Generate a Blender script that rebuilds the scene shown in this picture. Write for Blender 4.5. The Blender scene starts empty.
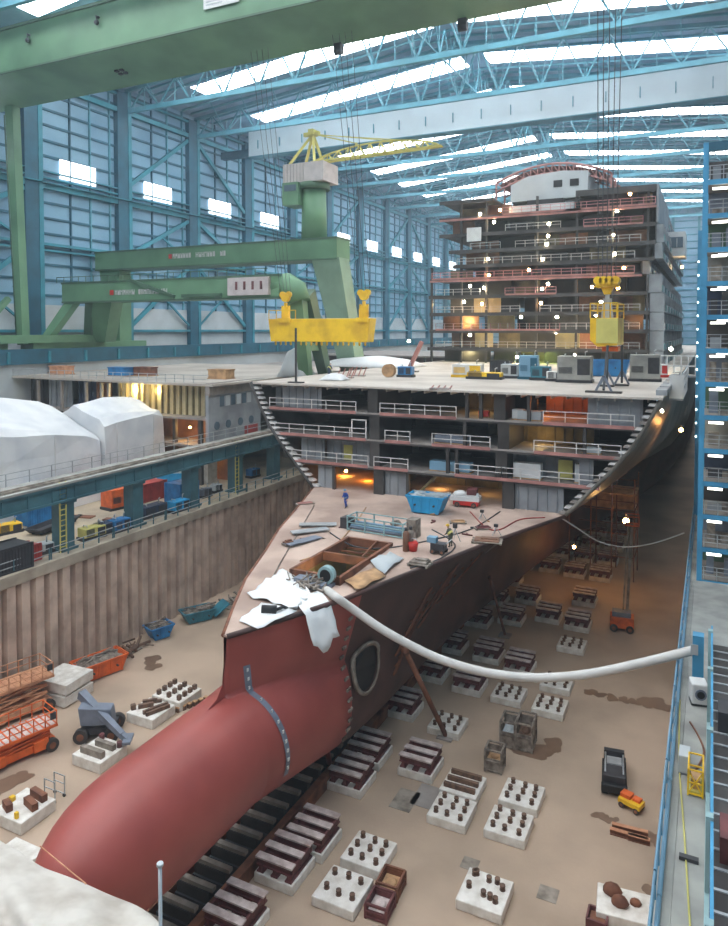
import bpy, math, random
from mathutils import Vector, Matrix
random.seed(7)
C = bpy.context.scene.collection
SC = bpy.context.scene
# ------------------------------------------------------------------ camera
FPX, PX, PY, CAMH = 714.0, 364.0, 355.0, 32.0
PITCH, YAW = math.radians(2.0), math.atan((712 - 364) / 714.0)
cd = bpy.data.cameras.new('camera'); cam = bpy.data.objects.new('camera', cd); C.objects.link(cam)
cd.sensor_fit = 'AUTO'; cd.sensor_width = 36.0; cd.lens = 36.0 * FPX / 926.0
cd.shift_x = 0.0; cd.shift_y = -(463.0 - PY) / 926.0
cd.clip_start = 0.5; cd.clip_end = 2000
cam.location = (0, 0, CAMH); cam.rotation_euler = (math.pi / 2 - PITCH, 0, YAW)
SC.camera = cam
SC.view_settings.view_transform = 'Standard'; SC.view_settings.look = 'None'
SC.view_settings.gamma = 1.0; SC.view_settings.use_curve_mapping = False
SC.view_settings.exposure = 0.88
# measured directions in the hall: where a sight line meets a known plane
_R = (math.cos(YAW), math.sin(YAW), 0.0)
_F0 = (-math.sin(YAW), math.cos(YAW), 0.0)
_F = (_F0[0] * math.cos(PITCH), _F0[1] * math.cos(PITCH), -math.sin(PITCH))
_U = (_F0[0] * math.sin(PITCH), _F0[1] * math.sin(PITCH), math.cos(PITCH))
def on(u, v, **k):
    a, b = (u - PX) / FPX, -(v - PY) / FPX
    d = [_F[i] + a * _R[i] + b * _U[i] for i in range(3)]
    (ax, val), = k.items(); i = 'xyz'.index(ax); o = (0, 0, CAMH)
    t = (val - o[i]) / d[i]
    return Vector((o[j] + t * d[j] for j in range(3)))
# ------------------------------------------------------------------ materials
def lin(c):
    return tuple((x / 255 / 12.92) if x / 255 <= 0.04045 else ((x / 255 + 0.055) / 1.055) ** 2.4 for x in c)
M = {}
def mat(name, rgb, rough=0.6, metal=0.0, var=0.18, scale=0.6, rgb2=None, bump=0.0, bscale=6.0, detail=4.0):
    """Procedural surface: base colour broken up by two octaves of position noise, optional second colour in blotches."""
    m = bpy.data.materials.new(name); m.use_nodes = True; nt = m.node_tree; N = nt.nodes; L = nt.links
    b = N['Principled BSDF']; b.inputs['Roughness'].default_value = rough; b.inputs['Metallic'].default_value = metal
    geo = N.new('ShaderNodeTexCoord')
    n1 = N.new('ShaderNodeTexNoise'); n1.inputs['Scale'].default_value = scale; n1.inputs['Detail'].default_value = detail
    L.new(geo.outputs['Object'], n1.inputs['Vector'])
    r = N.new('ShaderNodeValToRGB'); L.new(n1.outputs['Fac'], r.inputs['Fac'])
    c = lin(rgb); c2 = lin(rgb2) if rgb2 else tuple(x * (1 - var * 1.4) for x in c)
    r.color_ramp.elements[0].position = 0.34; r.color_ramp.elements[0].color = (*c2, 1)
    r.color_ramp.elements[1].position = 0.62; r.color_ramp.elements[1].color = (*[min(1, x * (1 + var * 0.35)) for x in c], 1)
    L.new(r.outputs['Color'], b.inputs['Base Color'])
    if bump:
        n2 = N.new('ShaderNodeTexNoise'); n2.inputs['Scale'].default_value = bscale
        L.new(geo.outputs['Object'], n2.inputs['Vector'])
        bp = N.new('ShaderNodeBump'); bp.inputs['Strength'].default_value = bump; bp.inputs['Distance'].default_value = 0.1
        L.new(n2.outputs['Fac'], bp.inputs['Height']); L.new(bp.outputs['Normal'], b.inputs['Normal'])
    M[name] = m; return m
def glow(name, rgb, strength):
    m = bpy.data.materials.new(name); m.use_nodes = True; N = m.node_tree.nodes; b = N['Principled BSDF']
    b.inputs['Base Color'].default_value = (*lin(rgb), 1); b.inputs['Emission Color'].default_value = (*lin(rgb), 1)
    b.inputs['Emission Strength'].default_value = strength; M[name] = m; return m
mat('floor', (182, 160, 139), 0.85, var=0.2, scale=0.12, rgb2=(160, 140, 121), bump=0.1, bscale=3, detail=8)
mat('quay', (188, 172, 146), 0.85, var=0.2, scale=0.2, rgb2=(160, 148, 130), detail=8)
mat('quay_grey', (158, 158, 152), 0.8, var=0.2, scale=0.5, rgb2=(132, 132, 128), detail=8)
mat('pile', (204, 182, 164), 0.7, var=0.2, scale=0.5, rgb2=(172, 150, 134), detail=8)
mat('coping', (172, 160, 142), 0.85, var=0.2, scale=0.5, rgb2=(146, 134, 118), detail=8)
mat('concrete', (224, 220, 212), 0.8, var=0.1, scale=1.5, rgb2=(202, 195, 184), detail=8)
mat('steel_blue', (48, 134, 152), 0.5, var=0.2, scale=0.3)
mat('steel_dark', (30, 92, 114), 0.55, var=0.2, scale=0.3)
mat('beam_teal', (70, 112, 122), 0.5, var=0.2, scale=0.4, rgb2=(54, 92, 102))
mat('truss', (86, 152, 170), 0.5, var=0.15, scale=0.3)
mat('roof', (140, 172, 194), 0.7, var=0.2, scale=0.15, rgb2=(118, 152, 178))
mat('clad', (130, 168, 190), 0.6, var=0.14, scale=0.08, rgb2=(108, 148, 174))
mat('clad_pale', (186, 192, 194), 0.6, var=0.1, scale=0.2)
mat('girder_white', (218, 230, 236), 0.5, var=0.08, scale=0.1)
mat('green', (102, 142, 108), 0.5, var=0.15, scale=0.15, rgb2=(86, 124, 94))
mat('green_dark', (76, 106, 84), 0.5, var=0.15, scale=0.3)
mat('green_pale', (132, 160, 138), 0.5, var=0.15, scale=0.3)
mat('pinkgrey', (196, 186, 184), 0.6, var=0.1, scale=0.8)
mat('yellow', (240, 196, 34), 0.45, var=0.12, scale=0.5, rgb2=(214, 166, 30))
mat('yellow_pale', (206, 196, 110), 0.5, var=0.12, scale=0.5)
mat('red_hull', (162, 80, 72), 0.42, var=0.14, scale=0.16, rgb2=(140, 64, 58), detail=8)
mat('brown_hull', (84, 56, 50), 0.6, var=0.3, scale=0.25, rgb2=(58, 40, 36), detail=8)
mat('grey_hull', (126, 120, 110), 0.4, var=0.25, scale=0.2, rgb2=(80, 75, 68), detail=8)
mat('deck_pink', (192, 168, 153), 0.8, var=0.2, scale=0.25, rgb2=(160, 136, 123), detail=10)
mat('deck_white', (192, 184, 174), 0.8, var=0.15, scale=0.15, rgb2=(168, 158, 148), detail=10)
mat('raw_steel', (72, 68, 66), 0.6, var=0.3, scale=0.3, rgb2=(48, 44, 42), detail=6)
mat('dark', (34, 32, 33), 0.7, var=0.3, scale=0.5)  # near-black puts the shade of deep deck recesses into the colour
mat('bulkhead', (150, 154, 158), 0.6, var=0.15, scale=0.4, rgb2=(126, 128, 132))
mat('bulkhead_olive', (130, 116, 80), 0.6, var=0.25, scale=0.5, rgb2=(92, 82, 56))
mat('bulkhead_brown', (140, 100, 78), 0.6, var=0.25, scale=0.5, rgb2=(104, 74, 58))
mat('bulkhead_cream', (214, 200, 160), 0.6, var=0.15, scale=0.5)
mat('edge_red', (182, 128, 120), 0.6, var=0.2, scale=0.5, rgb2=(146, 98, 92))
mat('edge_grey', (150, 142, 136), 0.6, var=0.2, scale=0.5)
mat('rail_white', (214, 210, 206), 0.5, var=0.1, scale=1)
mat('rail_pink', (214, 150, 150), 0.5, var=0.1, scale=1)
mat('white', (214, 214, 212), 0.6, var=0.06, scale=1)
mat('tarp', (216, 217, 217), 0.55, var=0.07, scale=0.3, rgb2=(196, 199, 203), bump=0.25, bscale=0.9)
mat('sheet_white', (238, 238, 236), 0.6, var=0.06, scale=1)
mat('tarp_cream', (196, 189, 179), 0.7, var=0.1, scale=0.9, rgb2=(170, 160, 148), bump=0.8, bscale=1.2)
mat('orange', (226, 104, 40), 0.5, var=0.15, scale=1, rgb2=(192, 84, 34))
mat('orange_pale', (206, 152, 116), 0.7, var=0.2, scale=1.2, rgb2=(180, 124, 92))
mat('blue_skip', (44, 128, 186), 0.5, var=0.2, scale=0.8, rgb2=(36, 100, 152))
mat('sky_blue', (40, 160, 214), 0.45, var=0.12, scale=0.8)
mat('teal_skip', (54, 124, 142), 0.5, var=0.2, scale=0.8)
mat('navy', (52, 66, 92), 0.6, var=0.2, scale=1)
mat('machine_grey', (116, 124, 138), 0.5, var=0.15, scale=1)
mat('machine_black', (58, 58, 62), 0.5, var=0.2, scale=1.5)
mat('tyre', (66, 62, 60), 0.8, var=0.2, scale=3)
mat('crib_red', (112, 62, 62), 0.6, var=0.25, scale=1.2, rgb2=(84, 46, 46))
mat('crib_top', (206, 192, 186), 0.7, var=0.15, scale=1.5, rgb2=(170, 152, 146))
mat('stud', (112, 84, 66), 0.7, var=0.3, scale=3, rgb2=(78, 58, 48))
mat('rust', (132, 84, 60), 0.8, var=0.3, scale=1.0, rgb2=(96, 60, 46), detail=8)
mat('scrap', (142, 132, 122), 0.7, var=0.35, scale=2.0, rgb2=(90, 78, 68), detail=8)
mat('timber', (190, 150, 108), 0.8, var=0.25, scale=1.2, rgb2=(150, 116, 84))
mat('timber_grey', (150, 140, 128), 0.8, var=0.25, scale=1.2, rgb2=(112, 102, 92))
mat('galv', (178, 182, 184), 0.4, metal=0.3, var=0.15, scale=1)
mat('stain', (112, 88, 70), 0.45, var=0.2, scale=0.5, rgb2=(128, 102, 82))
mat('hose', (206, 202, 196), 0.6, var=0.06, scale=1)
mat('cable', (60, 62, 66), 0.5, var=0.1, scale=1)
mat('glass', (96, 112, 124), 0.15, var=0.2, scale=0.4)
mat('black', (26, 26, 28), 0.6, var=0.2, scale=1)
mat('red', (196, 44, 36), 0.5, var=0.15, scale=1)
mat('container_red', (168, 60, 54), 0.5, var=0.2, scale=1)
mat('rack_blue', (70, 150, 190), 0.5, var=0.15, scale=0.4)
mat('panel_teal', (150, 182, 184), 0.5, var=0.15, scale=0.4)
mat('skin', (206, 160, 134), 0.6, var=0.05, scale=4)
mat('coverall', (36, 74, 160), 0.8, var=0.2, scale=3)
mat('workwear', (92, 94, 82), 0.8, var=0.2, scale=3)
mat('balcony_teal', (120, 160, 158), 0.5, var=0.2, scale=0.3)
glow('skylight', (244, 249, 255), 6.0)
glow('window_lit', (246, 250, 255), 1.6)
glow('lamp_white', (255, 240, 205), 40.0)
glow('lamp_warm', (255, 196, 120), 40.0)
glow('tube_light', (244, 244, 232), 3.0)
# ------------------------------------------------------------------ mesh building
class MB:
    def __init__(s): s.v, s.f, s.mi, s.sm, s.weld = [], [], [], [], False
    def add(s, vs, fs, mi=0, smooth=False):
        o = len(s.v); s.v += [tuple(p) for p in vs]
        for f in fs: s.f.append(tuple(o + i for i in f)); s.mi.append(mi); s.sm.append(smooth)
        return s
    def box(s, x0, x1, y0, y1, z0, z1, mi=0):
        v = [(x, y, z) for z in (z0, z1) for x, y in ((x0, y0), (x1, y0), (x1, y1), (x0, y1))]
        return s.add(v, [(3, 2, 1, 0), (4, 5, 6, 7), (0, 1, 5, 4), (1, 2, 6, 5), (2, 3, 7, 6), (3, 0, 4, 7)], mi)
    def cbox(s, c, sx, sy, sz, rz=0, mi=0):
        ca, sa = math.cos(rz), math.sin(rz); v = []
        for z in (-sz / 2, sz / 2):
            for x, y in ((-sx / 2, -sy / 2), (sx / 2, -sy / 2), (sx / 2, sy / 2), (-sx / 2, sy / 2)):
                v.append((c[0] + x * ca - y * sa, c[1] + x * sa + y * ca, c[2] + z))
        return s.add(v, [(3, 2, 1, 0), (4, 5, 6, 7), (0, 1, 5, 4), (1, 2, 6, 5), (2, 3, 7, 6), (3, 0, 4, 7)], mi)
    def bar(s, p, q, w=0.2, h=None, mi=0, w2=None, h2=None):
        p, q = Vector(p), Vector(q); h = h or w; w2 = w2 or w; h2 = h2 or (h if w2 == w else h * w2 / w)
        d = (q - p)
        if d.length < 1e-6: return s
        d.normalize(); up = Vector((0, 0, 1)) if abs(d.z) < 0.98 else Vector((0, 1, 0))
        a = d.cross(up).normalized(); b = a.cross(d).normalized(); v = []
        for c, ww, hh in ((p, w, h), (q, w2, h2)):
            for sx, sy in ((-1, -1), (1, -1), (1, 1), (-1, 1)): v.append(c + a * sx * ww / 2 + b * sy * hh / 2)
        return s.add(v, [(3, 2, 1, 0), (4, 5, 6, 7), (0, 1, 5, 4), (1, 2, 6, 5), (2, 3, 7, 6), (3, 0, 4, 7)], mi)
    def tube(s, pts, r, n=8, mi=0, cap=True):
        pts = [Vector(p) for p in pts]; rs = r if isinstance(r, (list, tuple)) else [r] * len(pts); v, f = [], []
        for i, p in enumerate(pts):
            d = (pts[min(i + 1, len(pts) - 1)] - pts[max(i - 1, 0)]).normalized()
            up = Vector((0, 0, 1)) if abs(d.z) < 0.95 else Vector((0, 1, 0))
            a = d.cross(up).normalized(); b = a.cross(d)
            for k in range(n):
                t = 2 * math.pi * k / n; v.append(p + (a * math.cos(t) + b * math.sin(t)) * rs[i])
        for i in range(len(pts) - 1):
            for k in range(n): f.append((i * n + k, i * n + (k + 1) % n, (i + 1) * n + (k + 1) % n, (i + 1) * n + k))
        s.add(v, f, mi, True)
        if cap:
            o = len(s.v) - len(v)
            s.f.append(tuple(o + k for k in reversed(range(n)))); s.mi.append(mi); s.sm.append(False)
            s.f.append(tuple(o + (len(pts) - 1) * n + k for k in range(n))); s.mi.append(mi); s.sm.append(False)
        return s
    def prism(s, poly, d, mi=0):
        """poly: closed list of 3D points, extruded by vector d"""
        n = len(poly); d = Vector(d); v = [Vector(p) for p in poly] + [Vector(p) + d for p in poly]
        return s.add(v, [tuple(range(n - 1, -1, -1)), tuple(range(n, 2 * n))] + [(i, (i + 1) % n, (i + 1) % n + n, i + n) for i in range(n)], mi)
    def ball(s, c, r, n=10, mi=0, sc=(1, 1, 1)):
        v, f = [], []; m = n // 2 + 1
        for i in range(m + 1):
            th = math.pi * i / m
            for k in range(n):
                ph = 2 * math.pi * k / n
                v.append((c[0] + r * sc[0] * math.sin(th) * math.cos(ph), c[1] + r * sc[1] * math.sin(th) * math.sin(ph), c[2] + r * sc[2] * math.cos(th)))
        for i in range(m):
            for k in range(n): f.append((i * n + k, (i + 1) * n + k, (i + 1) * n + (k + 1) % n, i * n + (k + 1) % n))
        return s.add(v, f, mi, True)
    def build(s, name, mats, parent=None, bevel=0.0, **props):
        me = bpy.data.meshes.new(name); me.from_pydata(s.v, [], s.f); me.validate(verbose=False)
        if len(me.polygons) == len(s.mi):
            me.polygons.foreach_set('material_index', s.mi); me.polygons.foreach_set('use_smooth', s.sm)
        for m in (mats if isinstance(mats, (list, tuple)) else [mats]): me.materials.append(M[m])
        import bmesh
        bm = bmesh.new(); bm.from_mesh(me)
        if getattr(s, 'weld', False): bmesh.ops.remove_doubles(bm, verts=bm.verts, dist=.002)
        bmesh.ops.recalc_face_normals(bm, faces=bm.faces); bm.to_mesh(me); bm.free()
        me.update()
        o = bpy.data.objects.new(name, me); C.objects.link(o)
        if parent: o.parent = parent
        if bevel:
            b = o.modifiers.new('bevel', 'BEVEL'); b.width = bevel; b.segments = 2; b.limit_method = 'ANGLE'
        for k, w in props.items(): o[k] = w
        return o
def tag(o, label, cat, group=None):
    o['label'] = label; o['category'] = cat
    if group: o['group'] = group
    return o
def thing(name, label, cat, loc=(0, 0, 0), rz=0.0, group=None):
    o = bpy.data.objects.new(name, None); C.objects.link(o); o.location = loc; o.rotation_euler = (0, 0, rz)
    o.empty_display_size = 0.5
    return tag(o, label, cat, group)
def struct(o): o['kind'] = 'structure'; return o
def dup(root, loc, rz=None, label=None, group=None, scale=None):
    r = root.copy(); C.objects.link(r); r.location = loc
    if rz is not None: r.rotation_euler = (0, 0, rz)
    if scale: r.scale = scale
    if label: r['label'] = label
    if group: r['group'] = group
    for ch in list(root.children):
        c = ch.copy(); C.objects.link(c); c.parent = r
        for g in ch.children:
            d = g.copy(); C.objects.link(d); d.parent = c
    return r
def lerp(a, b, t): return a + (b - a) * t
def interp(tab, x):
    if x <= tab[0][0]: return tab[0][1]
    for (a, va), (b, vb) in zip(tab, tab[1:]):
        if x <= b:
            t = (x - a) / (b - a); return va + (vb - va) * t
    return tab[-1][1]
def sstep(a, b, x):
    t = max(0.0, min(1.0, (x - a) / (b - a))); return t * t * (3 - 2 * t)
# ================================================================== SETTING: the hall
XW, XE, ZE, ZRIDGE, XR = -106.0, 18.0, 80.8, 87.0, -44.0
DL, DR, QZ = -53.3, -1.6, 11.15            # dock walls and quay level
BAY, Y0H, Y1H = 21.43, -64.0, 332.0
TY = [88.5 + BAY * k for k in range(-7, 12)]
def roofz(x): return ZRIDGE - 0.1 * abs(x - XR)
b = MB(); b.box(DL - 0.2, DR + 0.2, Y0H, Y1H, -1.0, 0.0); struct(b.build('floor', 'floor'))
b = MB(); b.box(XW, DL - 1.2, Y0H, Y1H, QZ - 1.0, QZ); struct(b.build('floor_quay_left', 'quay'))
b = MB(); b.box(DR + 0.6, XE, Y0H, Y1H, QZ - 1.0, QZ); struct(b.build('floor_quay_right', 'quay_grey'))
def sheet_pile(name, x, sgn):
    b = MB(); y = Y0H; prof = []
    while y < Y1H:
        prof += [(0.0, y), (0.0, y + 0.82), (0.62, y + 0.94), (0.62, y + 1.33)]; y += 1.45
    n = len(prof); v = [(x - sgn * d, yy, z) for z in (-0.2, QZ - 1.0) for d, yy in prof]
    b.add(v, [(i, i + 1, n + i + 1, n + i) for i in range(n - 1)])
    b.box(min(x - sgn * 1.0, x - sgn * 0.6), max(x - sgn * 1.0, x - sgn * 0.6), Y0H, Y1H, -0.2, QZ - 1.0)
    return struct(b.build(name, 'pile'))
sheet_pile('wall_dock_left', DL, 1); sheet_pile('wall_dock_right', DR, -1)
b = MB(); b.box(DL - 1.2, DL + 0.12, Y0H, Y1H, QZ - 1.0, QZ + 0.02); struct(b.build('trim_1', 'coping', bevel=0.05))
b = MB(); b.box(DR - 0.1, DR + 0.6, Y0H, Y1H, QZ - 1.0, QZ + 0.02); struct(b.build('trim_2', 'quay_grey', bevel=0.05))
# left hall wall: cladding with girts, pale plinth band below
b = MB()
b.box(XW - 1.6, XW - 1.2, Y0H, Y1H, 36.5, ZE, 0)
b.box(XW - 1.6, XW - 1.15, Y0H, Y1H, QZ, 36.5, 1)
z = 38.0
while z < ZE - 1:
    b.box(XW - 1.2, XW - 0.95, Y0H, Y1H, z, z + 0.42, 2); z += 2.75
for ty in TY[:-1]:
    for fr in (0.33, 0.55, 0.78):
        yy = ty + BAY * fr; b.box(XW - 1.2, XW - 0.85, yy, yy + 0.28, 36.5, ZE, 2 if fr < 0.5 else 3)
struct(b.build('wall_left', ['clad', 'clad_pale', 'steel_dark', 'truss']))
b = MB(); b.box(XE, XE + 0.4, Y0H, 73, QZ, 85); b.box(2.0, XE + .4, 92, 92.4, QZ, 60); b.box(2.0, 2.4, 92, Y1H, QZ, 60); struct(b.build('wall_right_and_light_block', 'clad'))  # inner wall is unseen, added to block skylight from under the hull
b = MB(); b.box(XW - 1.6, XE + 0.4, Y1H, Y1H + 0.5, 0, ZRIDGE, 0)
for k in range(24): b.box(XW, XE, Y1H - 0.3, Y1H, 14 + 2.9 * k, 14.4 + 2.9 * k, 1)
for k in range(13): b.box(XW + 10 * k, XW + 10 * k + 0.9, Y1H - 0.6, Y1H, QZ, ZRIDGE - 7, 1)
struct(b.build('wall_back', ['clad', 'steel_blue']))
nwin = 1
for i, ty in enumerate(TY[:-1]):
    # column: light flange towards the hall, dark web side
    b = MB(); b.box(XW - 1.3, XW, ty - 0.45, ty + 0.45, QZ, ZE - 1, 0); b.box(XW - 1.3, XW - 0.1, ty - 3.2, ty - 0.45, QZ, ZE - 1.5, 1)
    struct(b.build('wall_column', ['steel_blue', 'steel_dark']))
    b = MB(); a, c = ty + 0.45, ty + BAY - 3.2
    if i % 3 != 1:   # diagonal bracing
        s = -1 if i % 2 else 1
        for (z0, z1) in ((61.5, 74.5), (47.5, 56.5), (33.0, 46.0)):
            ya, yb = (a, c) if s > 0 else (c, a)
            b.bar((XW - 0.5, ya, z0), (XW - 0.5, yb, z1), 0.5, 0.8)
            if z0 < 60: b.bar((XW - 0.5, (ya + yb) / 2, (z0 + z1) / 2), (XW - 0.5, yb, z0), 0.3, 0.4)
    for z0, h in ((57.0, 0.9), (58.8, 0.25), (60.0, 0.18), (47.0, 0.5), (46, .3), (75.2, 0.9), (78.5, 0.4), (31.6, 0.5)):
        b.box(XW - 1.0, XW - 0.2, a, c, z0, z0 + h)
    b.box(XW - 0.9, XW + 0.5, a - 1, c + 3.2, 57.9, 58.05)
    struct(b.build('wall_brace', 'steel_blue'))
    # four-pane lit strip window
    b = MB(); ya = ty + 4.8
    for k in range(4): b.box(XW - 1.0, XW - 0.88, ya + k * 2.15, ya + k * 2.15 + 1.95, 59.5, 63.0)
    struct(b.build('window_%d' % nwin, 'window_lit')); nwin += 1
# roof: opaque bands between skylight bands, purlins
b = MB()
def slope_quad(b, x0, x1, y0, y1, dz=0.0, th=0.25, mi=0):
    v = []
    for zz in (dz, dz + th):
        v += [(x0, y0, roofz(x0) + zz), (x1, y0, roofz(x1) + zz), (x1, y1, roofz(x1) + zz), (x0, y1, roofz(x0) + zz)]
    b.add(v, [(3, 2, 1, 0), (4, 5, 6, 7), (0, 1, 5, 4), (1, 2, 6, 5), (2, 3, 7, 6), (3, 0, 4, 7)], mi)
SKY = []
for ty in TY[:-1]:
    ys0, ys1 = ty + BAY / 2 - 3.1, ty + BAY / 2 + 3.1
    for x0, x1 in ((XW - 1.6, XR), (XR, XE + .4)):
        slope_quad(b, x0, x1, ty, ys0); slope_quad(b, x0, x1, ys1, ty + BAY)
    slope_quad(b, XW - 1.6, -97, ys0, ys1); slope_quad(b, XR - 2.2, XR, ys0, ys1); slope_quad(b, XR, XR + 2.2, ys0, ys1); slope_quad(b, 12, XE + .4, ys0, ys1)
    for (p0, p1) in ((XW, XR), (XR, XE)):
        for q in (0.12, 0.26, 0.74, 0.88):
            yy = ty + BAY * q; b.bar((p0, yy, roofz(p0) - 0.3), (p1, yy, roofz(p1) - 0.3), 0.25, 0.4, 1)
    SKY.append((ys0, ys1))
struct(b.build('ceiling', ['roof', 'truss']))
for ys0, ys1 in SKY:
    for x0, x1 in ((-97, XR - 2.2), (XR + 2.2, 12)):
        b = MB(); slope_quad(b, x0, x1, ys0, ys1, 0.02, 0.1); struct(b.build('window_%d' % nwin, 'skylight')); nwin += 1
# roof trusses
NP = 16
def truss(y):
    b = MB(); zb = 76.0; xs = [lerp(XW, XE, k / NP) for k in range(NP + 1)]
    b.bar((XW - 1, y, zb), (XE, y, zb), 0.7, 0.9)
    b.bar((XW - 1, y, roofz(XW) - 0.8), (XR, y, ZRIDGE - 0.8), 0.6, 0.7); b.bar((XR, y, ZRIDGE - 0.8), (XE, y, roofz(XE) - 0.8), 0.6, 0.7)
    for k in range(NP):
        x0, x1 = xs[k], xs[k + 1]; xm = (x0 + x1) / 2
        b.bar((x0, y, zb), (xm, y, roofz(xm) - 0.8), 0.26); b.bar((xm, y, roofz(xm) - 0.8), (x1, y, zb), 0.26)
        b.bar((xm, y, zb), (xm, y, roofz(xm) - 0.8), 0.16)
        # cross bracing out of the truss plane to the purlins
        b.bar((x1, y, zb), (x1, y + 5.5, roofz(x1) - 0.5), 0.13); b.bar((x1, y, zb), (x1, y - 5.5, roofz(x1) - 0.5), 0.13)
        b.bar((x1, y, zb), (xm, y + 5.5, roofz(xm) - 0.5), 0.1)
    struct(b.build('roof_truss', 'truss'))
for y in TY[4:-1]: truss(y)
for x in (XR,):      # longitudinal trusses tying the main ones together
    b = MB()
    for k in range(5, len(TY) - 2):
        y = TY[k]; zt = roofz(x) - 1
        for q in range(4):
            ya, yb = y + BAY * q / 4, y + BAY * (q + 1) / 4; ym = (ya + yb) / 2
            b.bar((x, ya, 80.4), (x, ym, zt), 0.2); b.bar((x, ym, zt), (x, yb, 80.4), 0.2); b.bar((x, ya, 80.4), (x, yb, 80.4), .24)
    struct(b.build('roof_tie_truss', 'truss'))
# crane track ledge along the left wall
b = MB(); b.box(XW - 0.9, -97.0, 40, 300, 27.0, 28.6, 0); b.box(-100.6, -99.4, 40, 300, 28.6, 28.9, 1); b.box(-97.3, -96.7, 40, 300, 26.6, 29.0, 0)
for k in range(34): b.box(-97.0, -96.4, 44 + 7.5 * k, 44.4 + 7.5 * k, 26.8, 28.6, 1)
b.box(XW - 0.9, -97.4, 40, 300, QZ, 27.0, 2)
struct(b.build('crane_track_ledge', ['steel_dark', 'steel_blue', 'clad_pale']))
# ================================================================== THE SHIP
XC = -25.0
ship = thing('cruise_ship', 'unfinished cruise ship in the dock with red bulbous bow and open raw decks', 'ship', (XC, 66, 0))
def S(b, name, mats, parent=None, **k):      # geometry is drawn in hall coordinates, then hung on the ship
    o = b.build(name, mats, parent or ship, **k)
    if parent is None: o.matrix_parent_inverse = Matrix.Translation((-XC, -66, 0))
    return o
YS = 33.0
def deckz(y): return interp([(33, 14.4), (52, 15.1), (400, 15.1)], y)
DECKHB = [(33, 0.12), (36, 1.7), (40.5, 3.9), (46, 5.9), (51, 7.9), (54, 8.9), (60, 11.0), (66, 13.2), (75, 14.4), (85, 15.6), (100, 17.2), (120, 18.8), (150, 20.2), (400, 20.4)]
LOWA = [(33, 2.95), (37, 3.3), (41, 3.6), (46, 3.8), (52, 3.8), (60, 4.1), (66, 4.6), (75, 5.4), (85, 6.6), (100, 8.8), (120, 12.2), (150, 17), (200, 20.3), (400, 20.3)]
def zbot(y): return interp([(18, 4.35), (33, 4.2), (38, 3.4), (44, 2.3), (50, 1.8), (400, 1.8)], y)
ZT = 10.75
def hb(y, z):
    """half breadth of the hull below the bow deck"""
    zb = zbot(y); zc = (zb + ZT) / 2; bb = (ZT - zb) / 2; a = interp(LOWA, y); k = sstep(33.5, 50, y)
    n = interp([(33, 2.0), (45, 2.1), (66, 2.2), (100, 3.5), (150, 8.0)], y)
    q = min(1.0, abs((z - zc) / bb)); e = (1 - q ** n) ** (1 / n)
    if z > zc: e = lerp(e, 1.0, k)
    low = a * e
    d = interp(DECKHB, y); zd = deckz(y); p = interp([(33, 0.15), (40, 0.6), (46, 1.3), (54, 2.1), (66, 2.8), (100, 2.8), (140, .8), (180, .4)], y)
    t = max(0.0, min(1.0, (z - zc) / (zd - zc))); lowtop = a * k
    up = lowtop + (d - lowtop) * (t ** p) if z > zc else 0.0
    if z > zc and k > 0.98: return max(up, 0.0)
    return max(low, up)
def ring(y):
    """section from the keel to the deck edge, fixed number of points"""
    pts = []
    n1, n2 = 22, 12
    if y < YS:
        s = min(1.0, (y - 20.1) / 5.8); r = (1 - (1 - s) ** 2.4) ** 0.5 if s < 1 else 1.0
        zb = zbot(y); zc = (zb + ZT) / 2 - 0.25 * (1 - r); a = 2.95 * r * interp([(18, .93), (30, 1)], y); bb = (ZT - zb) / 2 * r
        for i in range(n1 + 1):
            t = -math.pi / 2 + math.pi * i / n1; pts.append((a * math.cos(t), zc + bb * math.sin(t)))
        top = pts[-1][1]; rise = interp([(31.2, 0), (32.2, 0.25), (32.7, 0.8), (32.95, 2.2)], y)
        for i in range(1, n2 + 1): pts.append((0.02 * rise, top + rise * i / n2))
    else:
        zb, zd = zbot(y), deckz(y)
        for i in range(n1 + 1):
            z = (zb + ZT) / 2 - (ZT - zb) / 2 * math.cos(math.pi * i / n1)
            pts.append((0.0 if i == 0 else hb(y, z), z))
        for i in range(1, n2 + 1):
            z = lerp(ZT, zd, i / n2); pts.append((hb(y, z), z))
    return pts
STY = [20.1, 20.14, 20.25, 20.45, 20.75, 21.15, 21.7, 22.4, 23.2, 24.2, 25.0, 26, 28, 30, 31.2, 31.8, 32.2, 32.5, 32.7, 32.85, 32.95, 33.0, 33.2, 33.6, 34.2, 35, 36, 37, 38, 39, 40, 41, 42, 43, 44, 45, 46, 47.5, 49, 51, 53, 55, 57.5, 60, 63, 66, 69, 72, 75, 78, 82, 86, 90, 95, 100, 106, 112, 120, 130, 145, 165, 190, 220, 260]
YRED = 41.6
b = MB(); rings = [ring(y) for y in STY]; n = len(rings[0])
for sgn in (1, -1):
    v = [(XC + sgn * h, y, z) for y, r in zip(STY, rings) for h, z in r]
    for i in range(len(STY) - 1):
        yy = STY[i]; mi = 0 if yy < YRED else (1 if yy < 64 else 2)
        b.add(v if i == 0 else [], [], mi)
        o = len(b.v) - len(v)
        for j in range(n - 1):
            f = (o + i * n + j, o + (i + 1) * n + j, o + (i + 1) * n + j + 1, o + i * n + j + 1)
            b.f.append(f); b.mi.append(mi if not (mi == 2 and j < 20) else 1); b.sm.append(True)
b.weld = True
hull = S(b, 'hull', ['red_hull', 'brown_hull', 'grey_hull'])
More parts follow.
